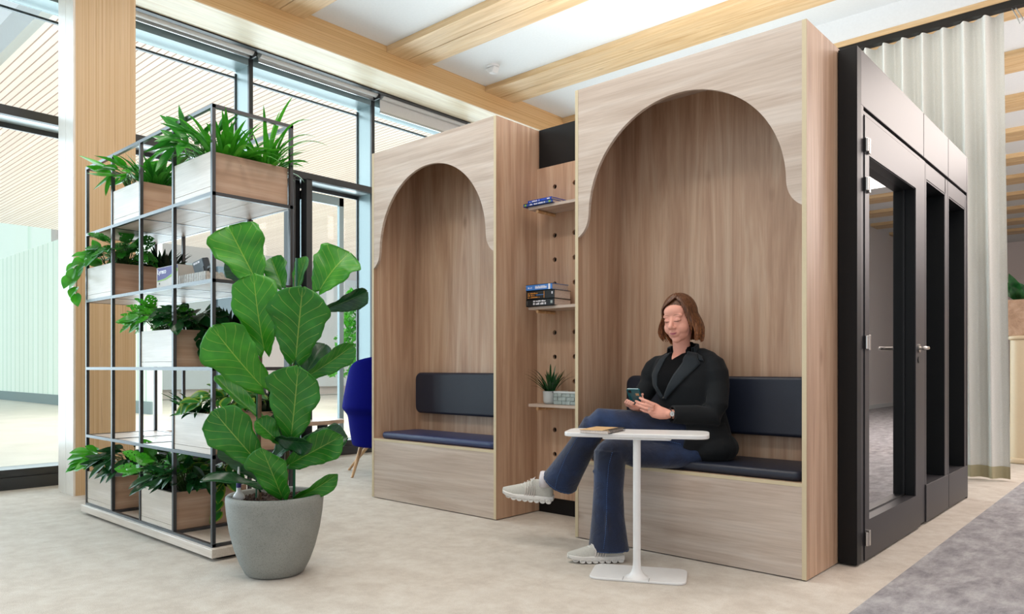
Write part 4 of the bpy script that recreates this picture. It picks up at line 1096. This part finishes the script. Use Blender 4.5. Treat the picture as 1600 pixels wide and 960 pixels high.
def onface(pts, off=.0004):
    out = []
    d = HR @ Vector((0, 1, 0))
    for x, z in pts:
        hit = bv.ray_cast(H(x, -.20, z), d)
        if hit[0] is not None: out.append(hit[0] - d * off)
    return out
for s in (-1, 1):
    P = [(s * (.0310 + .0175 * u), .0005 - .0035 * (1 - u * u)) for u in (-1, -.6, -.2, .2, .6, 1)]
    B().tube(onface(P), [.0008, .0013, .0016, .0017, .0016, .0010], 6).build('eyelashes', M['lash'], wo, smooth=True)
    P = [(s * (.0300 + .0155 * u), .0135 - .002 * (u * u)) for u in (-1, -.5, 0, .5, 1)]
    B().tube(onface(P, -.0002), [.0005, .0008, .0009, .0008, .0005], 6).build('eyelid_crease', M['lip'], wo, smooth=True)
    P = [(s * (.013 + .038 * u), .0300 + .0060 * math.sin(u * 2.4) - .004 * u) for u in (0, .2, .4, .6, .8, 1)]
    B().tube(onface(P, .0), [.0010, .0018, .0020, .0018, .0014, .0006], 6).build('eyebrow', M['brow'], wo, smooth=True)
P = [(.023 * u, -.0660 + .0028 * u * u) for u in (-1, -.7, -.4, 0, .4, .7, 1)]
B().tube(onface([(x * .95, z + .0022) for x, z in P], -.0006), [.0006, .0020, .0029, .0026, .0029, .0020, .0006], 8).build('lips', M['lip'], wo, smooth=True)
B().tube(onface([(x * .88, z - .0038) for x, z in P], -.0008), [.0006, .0024, .0034, .0038, .0034, .0024, .0006], 8).build('lips', M['lip'], wo, smooth=True)
B().tube(onface(P, .0009), [.0004, .0007, .0008, .0008, .0008, .0007, .0004], 6).build('mouth_line', M['lash'], wo, smooth=True)

# hair: flat tapered locks combed from a side parting into a bob
hb = B(); rg = random.Random(4)
rx, ry, rz = .0875, .104, .104; hc = Vector((0, .020, .030))
def lock(phi0, phi1, th0, th1, drop, out, wd, jit):
    P = []; Rr = []
    n = 7
    for i in range(n + 1):
        t = i / n; th = th0 + (th1 - th0) * t; ph = phi0 + (phi1 - phi0) * (t ** .8)
        k = 1 + jit
        P.append(Vector((hc.x + rx * k * math.sin(th) * math.sin(ph), hc.y - ry * k * math.sin(th) * math.cos(ph), hc.z + rz * k * math.cos(th))))
        Rr.append((wd * (.55 + .45 * math.sin(PI * min(1, .25 + t))), .0036))
    if drop > 0:
        e = P[-1]; dirx = Vector((math.sin(phi1), -math.cos(phi1), 0)); m = 6
        for i in range(1, m + 1):
            t = i / m
            P.append(e + dirx * (out * math.sin(t * PI * .62) - .012 * max(0, t - .75) * 4) + Vector((0, 0, -drop * t)))
            Rr.append((wd * (1 - .55 * max(0, t - .55) / .45), .0036 * (1 - .5 * t)))
    q = [H(*p) for p in P]
    # keep hanging ends vertical in the world
    hb.tube(q, Rr, 7, up=tuple(HR @ Vector((math.sin(phi1) * .95 + .001, -math.cos(phi1) * .95, .35))))
def hv(a): return R(a)
hb.ell(H(*(hc + Vector((0, .004, .002)))), [rx * HS * .985, ry * HS * .985, rz * HS * .985], HR, 32, 20)
base_hair = len(hb.v)
# cut the cap away in front of the face: push cap verts there back inside the skull
for i, v in enumerate(hb.v):
    l = HR.inverted() @ (Vector(v) - HC)
    if l.y < -.02 and l.z < .075: hb.v[i] = tuple(H(l.x * .75, -.02 + (l.y + .02) * .25, l.z * .8))
part = .024
for i in range(190):                                   # sides and back
    a = 72 + (290 - 72) * i / 189
    a += rg.uniform(-3, 3); ph = R(a)
    th0 = .18
    jit = rg.uniform(.0, .035)
    drop = .135 + rg.uniform(-.012, .012) + (.02 if 90 < a < 270 else 0)
    lock(ph * 1.0 if a < 180 else ph, ph, th0, R(96), drop, rg.uniform(.006, .026) * (1 + .4 * math.sin(a * .2)), .0085, jit)
for i in range(24):                                   # her left side front curtain (towards the camera)
    a = 66 + i * .9 + rg.uniform(-2, 2)
    lock(R(20 + i * 2), R(a), .22, R(92), .145 + rg.uniform(-.012, .01), .012 + .012 * rg.random(), .008, .03 + rg.uniform(0, .03))
for i in range(20):                                   # her right side front curtain
    a = -(60 + i * 1.2)
    lock(R(-10 - i * 3), R(a), .22, R(92), .132 + rg.uniform(-.012, .012), .030 + .016 * rg.random(), .008, .03 + rg.uniform(0, .03))
for i in range(26):                                   # swept fringe across the forehead
    t = i / 25
    lock(R(24 - 8 * t), R(-30 - 38 * t), R(14 + 16 * (1 - t)), R(60 + 26 * t), .0 if t < .5 else .06 * t, .004, .011, .075 + .02 * rg.random())
for i in range(10):                                   # short sweep on the other side of the parting
    t = i / 9
    lock(R(24 + 6 * t), R(46 + 16 * t), R(20 + 12 * (1 - t)), R(58 + 30 * t), .03 + .08 * t, .004, .010, .05 + .015 * rg.random())
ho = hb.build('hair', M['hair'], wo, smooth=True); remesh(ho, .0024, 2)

# blazer
b = B()
ja = (((-1.945, 3.745, .515), .165, .13), ((-1.955, 3.735, .58), .185, .145), ((-1.975, 3.725, .68), .185, .15), ((-1.990, 3.72, .76), .178, .15), ((-2.000, 3.715, .83), .178, .15),
      ((-2.018, 3.712, .90), .190, .155), ((-2.028, 3.712, .96), .195, .145), ((-2.032, 3.715, 1.01), .192, .120), ((-2.034, 3.712, 1.050), .172, .100), ((-2.035, 3.728, 1.080), .128, .074), ((-2.035, 3.738, 1.100), .090, .056))
b.rings([ringx(c, rx_, ry_, 40, 2.2) for c, rx_, ry_ in ja])
b.tube([LS + V3(-.05, 0, .022), LS + V3(-.01, 0, .008), LS + V3(.022, -.004, -.018), LS + V3(.040, -.012, -.06), LS + V3(.052, -.02, -.13), LE + V3(.018, .01, .045), LE + V3(.012, -.008, -.010), LE.lerp(LW, .35) + V3(0, 0, -.004), LE.lerp(LW, .68) + V3(0, 0, -.002), LE.lerp(LW, .92)],
       [.032, .046, .058, .064, .062, .057, .056, .054, .050, .047], 22, up=(0, 1, .3), ends='hollow')
b.tube([RS + V3(.05, 0, .022), RS + V3(.01, 0, .008), RS + V3(-.018, -.004, -.018), RS + V3(-.032, -.012, -.06), RS + V3(-.042, -.02, -.12), RE + V3(-.0, .01, .03), RE.lerp(RW, .2), RE.lerp(RW, .62), RE.lerp(RW, .92)],
       [.032, .046, .056, .062, .059, .054, .050, .046, .042], 22, up=(0, 1, .3), ends='hollow')
# skirt of the jacket spreading on the seat, near side
b.rings([ringx(c, rx_, ry_, 32, 2.2) for c, rx_, ry_ in (((-1.875, 3.745, .505), .075, .12), ((-1.885, 3.74, .56), .085, .13), ((-1.90, 3.73, .66), .09, .13), ((-1.92, 3.72, .78), .085, .11))])
b.tube([V3(-1.83, 3.72, .60), V3(-1.885, 3.65, .612), V3(-1.945, 3.585, .632), V3(-1.975, 3.555, .640)], [(.115, .11), (.124, .122), (.121, .120), (.112, .112)], 28, ends='flat')
b.ell((-1.862, 3.68, .572), (.148, .155, .095))
b.tube([V3(-1.99, 3.725, 1.06), V3(-1.93, 3.72, 1.063), V3(-1.875, 3.71, 1.045)], [.050, .047, .044], 14)
# folds on the elbow
for k in range(4):
    e = LE + V3(-.006 - .012 * k, -.048 + .01 * k, .012 + .012 * k)
    b.tube([e + V3(.03, .01, .014), e, e + V3(-.02, -.008, -.022)], [.005, .009, .005], 8)
jk = b.build('blazer', M['blazer'], wo); remesh(jk, .006, 6)
jb = bvh(jk)
def patch(name, left, right, rows, cols, off, th, mat, seam=None, y0=3.2):
    """cloth patch lying on the blazer front between two curves of (x, z)"""
    b = B(); pts = []
    def ev(c, t):
        k = t * (len(c) - 1); i = min(int(k), len(c) - 2); f = k - i
        return c[i][0] + (c[i + 1][0] - c[i][0]) * f, c[i][1] + (c[i + 1][1] - c[i][1]) * f
    for r_ in range(rows + 1):
        (xa, za), (xb, zb) = ev(left, r_ / rows), ev(right, r_ / rows)
        for c_ in range(cols + 1):
            f = c_ / cols; x = xa + (xb - xa) * f; z = za + (zb - za) * f
            h = jb.ray_cast(Vector((x, y0, z)), Vector((0, 1, 0)))[0]
            y = (h.y if h else 3.66)
            puff = math.sin(PI * f) * th * .4
            pts.append(Vector((x, y - off - puff, z)))
    n = cols + 1
    b.add(pts, [(r_ * n + c_, r_ * n + c_ + 1, (r_ + 1) * n + c_ + 1, (r_ + 1) * n + c_) for r_ in range(rows) for c_ in range(cols)])
    o = b.build(name, mat, wo, smooth=True)
    m = o.modifiers.new('s', 'SOLIDIFY'); m.thickness = th; m.offset = 0
    return o
VB = (-2.085, .838)      # bottom of the opening
sh_l = [(-2.085, 1.085), (-2.108, 1.03), (-2.135, .96), (-2.135, .90), VB]
sh_r = [(-1.985, 1.085), (-1.980, 1.03), (-2.015, .96), (-2.045, .90), (VB[0] + .004, VB[1])]
patch('shirt', sh_l, sh_r, 20, 10, .003, .004, M['shirt'])
# open neck skin shows through body: small V of skin
patch('neckline', [(-2.078, 1.088), (-2.068, 1.068), (-2.054, 1.046)], [(-2.005, 1.088), (-2.022, 1.068), (-2.050, 1.046)], 8, 5, .006, .003, M['skin'])
patch('lapel', [(-2.118, 1.075), (-2.160, 1.01), (-2.178, .96), (-2.175, .90), (-2.100, .828)], [(-2.085, 1.085), (-2.104, 1.03), (-2.128, .96), (-2.128, .90), VB], 20, 6, .007, .006, M['lapel'])
patch('lapel', [(-1.990, 1.090), (-1.985, 1.03), (-2.020, .96), (-2.050, .90), (VB[0] + .002, VB[1])], [(-1.930, 1.078), (-1.893, 1.022), (-1.925, .975), (-1.99, .90), (-2.068, .828)], 20, 6, .008, .006, M['lapel'])
patch('lapel_notch', [(-1.925, 1.075), (-1.905, 1.045)], [(-1.895, 1.060), (-1.880, 1.035)], 3, 3, .0095, .005, M['lapel'])
B().ell((-2.082, 3.562, .832), (.008, .004, .008)).build('button', M['black'], wo, smooth=True)
# collars
def collar(name, r0, r1, z0, z1, th, mat, g0, g1, cx=-2.035, cy=3.695, tilt=.10):
    b = B(); n = 30; A = []
    for k in range(n + 1):
        a = R(g1 + (360 + g0 - g1) * k / n); ca, sa = math.cos(a), math.sin(a)
        sag = -.022 * max(0, -sa)
        A.append([(cx + r * ca, cy + r * sa * .92, z + sag + tilt * 0 + .02 * max(0, sa)) for r, z in ((r0, z0), (r0 - .004, z1), (r1 + th, z1 + .002), (r1 + th + .008, z0 - .012))])
    vs = [p for q_ in A for p in q_]; fs = [(k * 4 + j, k * 4 + j + 1, (k + 1) * 4 + j + 1, (k + 1) * 4 + j) for k in range(n) for j in range(3)]
    b.add(vs, fs); o = b.build(name, mat, wo, smooth=True)
    m = o.modifiers.new('s', 'SOLIDIFY'); m.thickness = .004; return o
collar('shirt_collar', .052, .054, 1.070, 1.125, .004, M['shirt'], -138, -50)
collar('blazer_collar', .072, .078, 1.065, 1.118, .010, M['lapel'], -150, -22)
for s in (-1, 1):
    B().prism([(0, 0), (s * .034, .022), (s * .040, .058), (s * .012, .034)], 'Y', -.003, .003).build('collar_point', M['shirt'], wo)
    o = wo.children[-1] if False else bpy.data.objects[[k.name for k in bpy.data.objects if k.name.startswith('collar_point')][-1]]
    for v in o.data.vertices: v.co = Vector((-2.036 + s * .012, 3.622, 1.028)) - wo.location + rotm(R(-18), 'X') @ (v.co + wo.location)

# jeans
b = B()
b.ell((-1.985, 3.70, .585), (.165, .14, .082))
LH = V3(-1.90, 3.62, .610); LK = V3(-2.325, 3.275, .700); LA = V3(-2.585, 3.285, .352)
RH = V3(-2.07, 3.62, .590); RK = V3(-2.195, 3.205, .570)
b.tube([LH + V3(.02, .05, 0), LH, LH.lerp(LK, .35) + V3(0, 0, .012), LH.lerp(LK, .7) + V3(0, 0, .014), LK + V3(.012, .008, .006), LK + V3(-.022, 0, -.035)],
       [(.095, .095), (.100, .100), (.095, .094), (.083, .086), (.072, .076), (.064, .068)], 26)
sh_dir = (LA - LK).normalized()
b.tube([LK + V3(-.005, 0, .0), LK.lerp(LA, .25), LK.lerp(LA, .5), LK.lerp(LA, .75), LA],
       [(.068, .070), (.072, .076), (.078, .084), (.088, .096), (.100, .112)], 28, up=(0, 1, 0), ends='hollow')
# lower thigh and standing shin
b.tube([RH, RH.lerp(RK, .5) + V3(.01, 0, -.010), RK + V3(.02, .03, -.004), RK + V3(.0, .0, -.012)], [(.105, .085), (.095, .078), (.082, .076), (.078, .07)], 26)
b.ell(LH + V3(-.03, .0, -.055), (.11, .13, .07))
b.tube([V3(-1.93, 3.60, .535), V3(-2.03, 3.47, .535), V3(-2.12, 3.32, .545)], [(.10, .075), (.10, .072), (.08, .070)], 24)
b.tube([RK + V3(.005, .0, .0), V3(-2.192, 3.203, .47), V3(-2.196, 3.20, .36), V3(-2.196, 3.197, .22), V3(-2.190, 3.192, .10), V3(-2.188, 3.19, .050)],
       [(.085, .078), (.082, .078), (.078, .076), (.086, .084), (.100, .098), (.108, .104)], 30, up=(0, 1, 0), ends='hollow')
# folds
rg = random.Random(9)
for (a, c, r_) in (((-2.255, 3.145, .46), (-2.16, 3.135, .44), .012), ((-2.235, 3.135, .30), (-2.2, 3.125, .12), .014), ((-2.15, 3.125, .26), (-2.14, 3.115, .08), .014),
                   ((-2.50, 3.215, .50), (-2.52, 3.205, .36), .014)):
    A, C = Vector(a), Vector(c); b.tube([A, A.lerp(C, .5) + V3(0, 0, .004), C], [r_ * .5, r_, r_ * .5], 8)
jn = b.build('jeans', M['denim'], wo); remesh(jn, .0062, 6)
nb_ = bvh(jn)
def seam(pts, name='seam', r=.0014, view=Vector((-.5, .87, 0))):
    out = []
    for p in pts:
        p = Vector(p); h = nb_.find_nearest(p)
        if h[0] is not None: out.append(h[0] + h[1] * .0008)
    # stitch dashes
    s = B(); L = []
    for p, q_ in zip(out, out[1:]):
        n = max(2, int((q_ - p).length / .009))
        for k in range(n): L.append(p.lerp(q_, k / n))
    for k in range(0, len(L) - 1, 1):
        h0, h1 = nb_.find_nearest(L[k]), nb_.find_nearest(L[k].lerp(L[k + 1], .6))
        s.tube([h0[0] + h0[1] * .0008, h1[0] + h1[1] * .0008], r, 5, ends='flat')
    s.build(name, M['seam'], jn, smooth=True)
seam([(-2.12, 3.12, .58), (-2.13, 3.10, .50), (-2.145, 3.10, .36), (-2.15, 3.09, .22), (-2.15, 3.08, .07)])
seam([(-2.40, 3.18, .64), (-2.47, 3.18, .52), (-2.52, 3.18, .40), (-2.55, 3.18, .30)])
seam([(-2.30, 3.18, .68), (-2.15, 3.28, .67), (-2.0, 3.42, .62), (-1.93, 3.5, .6)])
def hemline(c, ax, r_, dz, up):
    ax = Vector(ax).normalized(); c = Vector(c) - ax * dz; sd = ax.cross(Vector(up)).normalized(); u = sd.cross(ax)
    return [c + (sd * math.cos(t) + u * math.sin(t)) * r_ for t in [k * 2 * PI / 24 for k in range(25)]]
seam(hemline(LA, LA - LK, .13, .014, (0, 1, 0)), 'hem_stitch')
seam(hemline((-2.188, 3.19, .05), (0, 0, -1), .13, .014, (0, 1, 0)), 'hem_stitch')

# shoes
def shoe(M4, name_lab=None):
    def T(p): return M4 @ Vector(p)
    L = .285
    s = B()   # upper: x heel(0) -> toe(L), z up from the sole top
    sec = [(-.002, .020, .030, .062), (.012, .030, .030, .080), (.045, .036, .028, .086), (.085, .037, .026, .088), (.115, .038, .024, .084), (.145, .041, .022, .070), (.180, .045, .022, .056), (.215, .045, .022, .046), (.245, .041, .022, .038), (.270, .030, .024, .030), (.284, .014, .026, .024)]
    rs = []
    for x, hw, z0, h in sec:
        r = []
        for k in range(24):
            a = 2 * PI * k / 24; ca, sa = math.cos(a), math.sin(a)
            zz = z0 + (h * (sa if sa > 0 else 0)) + (0 if sa > 0 else sa * .006)
            wv = hw * (abs(ca) ** .75) * (1 if ca > 0 else -1) * (1 - .35 * max(0, sa) ** 2 * (1 if x < .13 else .2))
            r.append(T((x, wv - .004 * math.sin(PI * x / L), zz)))
        rs.append(r)
    s.rings(rs)
    root = s.build('shoe', M['shoe'], wo, smooth=True)
    so = B(); n = 20; top = []; bot = []
    out = []
    for k in range(n + 1):
        x = L * k / n; w = .036 + .010 * math.sin(PI * min(1, x / L * .9)) if x > .03 else .030 + x * .25
        if x > .24: w *= math.sqrt(max(.06, 1 - ((x - .24) / .047) ** 2))
        if x < .012: w *= .75
        out.append((x, w))
    def outline(z, inset, toe=0, wob=0):
        up_ = [T((x if x > .004 else -.008, w - inset, z + toe * max(0, (x - .18) / .1) ** 2 + wob * math.sin(x * 160))) for x, w in out]
        dn_ = [T((x if x > .004 else -.008, -w + inset, z + toe * max(0, (x - .18) / .1) ** 2 + wob * math.sin(x * 160))) for x, w in out]
        return up_ + dn_[::-1]
    so.rings([outline(.012, .004, .012), outline(.018, .0, .012), outline(.032, .001, .008), outline(.036, .006, .006)])
    sole = so.build('sole', M['shoe_w'], root, smooth=True, auto=R(45))
    pd_ = B()
    for k in range(8):                                # hollow cushioning pods along the sole
        x = .014 + k * .033; w = .038 + .008 * math.sin(PI * min(1, x / L)); tz = .012 * max(0, (x - .18) / .1) ** 2
        if k == 7: w *= .72
        loop = [T((x + .0155 * math.cos(t), w_, .012 + tz + .0115 * math.sin(t))) for w_ in (0,) for t in (0,)]
        for sg in (-1, 1):
            pth = [T((x + .013 * math.cos(t), sg * w * .93, .0125 + tz + .0090 * math.sin(t))) for t in [j * 2 * PI / 12 for j in range(13)]]
            pd_.tube(pth, .0042, 8, ends='flat')
        pd_.add([T((x + a, b_, .003 + tz + c)) for a in (-.012, .012) for b_ in (-w * .9, w * .9) for c in (0, .012)], [(0, 1, 3, 2), (4, 6, 7, 5), (0, 4, 5, 1), (2, 3, 7, 6), (0, 2, 6, 4), (1, 5, 7, 3)])
    pd_.build('sole_pods', M['shoe_w'], root, smooth=True, auto=R(40))
    la = B()
    for k in range(4):
        x = .118 + k * .018; z = .108 - k * .010
        la.tube([T((x - .006, -.027, z - .018)), T((x, -.012, z - .0005)), T((x + .008, .0, z + .002)), T((x, .012, z - .0005)), T((x - .006, .027, z - .018))], .0024, 6)
    la.tube([T((.108, .0, .112)), T((.100, .018, .118)), T((.112, .028, .108)), T((.118, .004, .108))], .0022, 6)
    la.tube([T((.108, .0, .112)), T((.104, -.018, .117)), T((.116, -.028, .106)), T((.120, -.004, .108))], .0022, 6)
    la.tube([T((.112, .0, .114)), T((.118, .026, .100)), T((.112, .036, .082))], .0018, 6)
    la.tube([T((.112, .0, .114)), T((.120, -.028, .098)), T((.112, -.037, .080))], .0018, 6)
    la.build('laces', M['shoe_w'], root, smooth=True)
    for sg in (-1, 1):
        sb2 = B()
        for k in range(5):
            x = .085 + k * .013
            sb2.tube([T((x + .012, sg * .0405, .034)), T((x + .006, sg * .040, .062)), T((x + .010, sg * .030, .088 - k * .004))], (.0028), 6)
        sb2.build('side_strap', M['shoe_p'], root, smooth=True)
    B().tube([T((.045, 0, .085)), T((.046, 0, .118)), T((.04, 0, .150))], [(.033, .040), (.032, .038), (.033, .038)], 20, up=tuple((M4.to_3x3() @ Vector((0, 1, 0)))), ends='flat').build('sock', M['sock'], wo, smooth=True)
    return root
def basis(heel, xdir, updir):
    x = Vector(xdir).normalized(); y = Vector(updir).cross(x).normalized(); z = x.cross(y)
    m = Matrix((x, y, z)).transposed().to_4x4(); m.translation = Vector(heel); return m
shoe(basis((-2.120, 3.215, .002), (-.70, -.72, 0), (0, 0, 1)))
shoe(basis((-2.630, 3.272, .236), (-.88, -.46, .07), (.10, -.16, 1)) @ Matrix.Diagonal((1.02, 1.0, 1.12, 1)))

# watch and ring
wt = B(); ax = (LW - LE).normalized(); c = LE.lerp(LW, .955)
sd = ax.cross(Vector((0, 0, 1))).normalized(); u = sd.cross(ax)
wt.tube([c + sd * .031 * math.cos(t) + u * .026 * math.sin(t) for t in [k * 2 * PI / 24 for k in range(25)]], [(.006, .0022)] * 25, 6, up=tuple(ax), ends='flat')
wat = wt.build('watch', M['black'], wo, smooth=True)
fcen = c - sd * .0 + (V3(.45, -.85, .1).normalized() - ax * V3(.45, -.85, .1).normalized().dot(ax)).normalized() * .031
nrm = (fcen - c).normalized()
B().tube([fcen - nrm * .003, fcen + nrm * .004], .0135, 20, ends='flat').build('watch_face', M['chrome'], wat, smooth=True, auto=R(40))
B().tube([fcen + nrm * .004, fcen + nrm * .0046], .0108, 20, ends='flat').build('watch_dial', M['ceram'], wat)
rc = V3(-2.052, 3.3625, .7840); rd = V3(-.028, -.018, .005).normalized(); s1_ = rd.cross(V3(0, 0, 1)).normalized(); u1_ = s1_.cross(rd)
B().tube([rc + s1_ * .0104 * math.cos(t) + u1_ * .0104 * math.sin(t) for t in [k * 2 * PI / 16 for k in range(17)]], .0014, 6, ends='flat').build('ring', M['alu'], wo, smooth=True)

# phone
ph = thing('smartphone', (-2.11, 3.35, .80), 'teal smartphone held in the seated woman\'s hands', 'phone')
px_ = Vector((1.078, .296, .0)).normalized(); py_ = Vector((.16, -.70, .68)).normalized()
py_ = (py_ - px_ * py_.dot(px_)).normalized()
pm = Matrix((px_, py_, px_.cross(py_))).transposed().to_4x4(); pm.translation = Vector((-2.150, 3.385, .846))
b = B(); o_ = rrect(-.036, .036, -.070, .062, .010)
b.rings([[pm @ Vector((x, y, z)) for x, y in o_] for z in (-.004, .004)])
b.build('phone_body', M['teal'], ph, bevel=.0015)
B().box(-.033, .033, -.066, .058, -.0046, -.004, pm).build('screen', M['black'], ph)
B().rings([[pm @ Vector((x, y, z)) for x, y in rrect(-.028, -.012, .034, .054, .005)] for z in (.004, .0055)]).build('camera_island', M['black'], ph)
B().box(.008, .026, .012, .030, .004, .0046, pm).build('sticker', M['kraft'], ph)
#PERSON_END
# ------------------------------------------------------------------ light
w = bpy.data.worlds.new('world'); SC.world = w; w.use_nodes = True
bg = w.node_tree.nodes['Background']
tc = w.node_tree.nodes.new('ShaderNodeTexCoord'); sx = w.node_tree.nodes.new('ShaderNodeSeparateXYZ'); rp = w.node_tree.nodes.new('ShaderNodeValToRGB')
w.node_tree.links.new(tc.outputs['Generated'], sx.inputs[0]); w.node_tree.links.new(sx.outputs[2], rp.inputs[0]); w.node_tree.links.new(rp.outputs[0], bg.inputs[0])
rp.color_ramp.elements[0].position = 0; rp.color_ramp.elements[0].color = (.80, .86, .92, 1)
rp.color_ramp.elements[1].position = .6; rp.color_ramp.elements[1].color = (.86, .93, 1, 1)
bg.inputs[1].default_value = 1.0
def area(name, loc, rot, size, power, col=(1, 1, 1)):
    l = bpy.data.lights.new(name, 'AREA'); l.shape = 'RECTANGLE'; l.size, l.size_y = size; l.energy = power; l.color = col
    o = bpy.data.objects.new(name, l); COL.objects.link(o); o.location = loc; o.rotation_euler = rot; return o
area('light_ceiling_1', (-2.6, .9, 4.40), (0, 0, 0), (4.5, .5), 70, (1, .93, .86))
area('light_ceiling_2', (-3, 2.85, 4.40), (0, 0, 0), (5, .4), 55, (1, .93, .86))
area('light_ceiling_3', (.8, 5.5, 4.40), (0, 0, 0), (1.6, 5), 85, (1, .90, .84))
area('light_ceiling_4', (.6, 12, 4.40), (0, 0, 0), (2.5, 6), 330, (1, .90, .84))
area('light_corridor', (1.6, 10.5, 3.2), (0, R(75), 0), (1.5, 4), 130, (1, .9, .88))
area('light_window', (XW - .6, 4.5, 2.4), (0, R(-90), 0), (4.2, 14), 950, (.76, .88, 1))
area('light_window_near', (XW - .6, -1.5, 2.3), (0, R(-90), 0), (4.2, 5), 290, (.62, .80, 1))
area('light_terrace_fill', (-14, 9, 4.3), (0, 0, 0), (10, 12), 750, (1, .98, .95))  # added fill under the canopy to brighten the outside, not a terrace lamp
area('light_up_fill', (-2.5, 5.2, 2.9), (R(180), 0, 0), (3.4, 2.4), 85, (1, .97, .93))  # unseen fill added above the pod, aimed up to whiten the ceiling
SC.view_settings.view_transform = 'Standard'
SC.view_settings.look = 'None'
SC.view_settings.exposure = 0
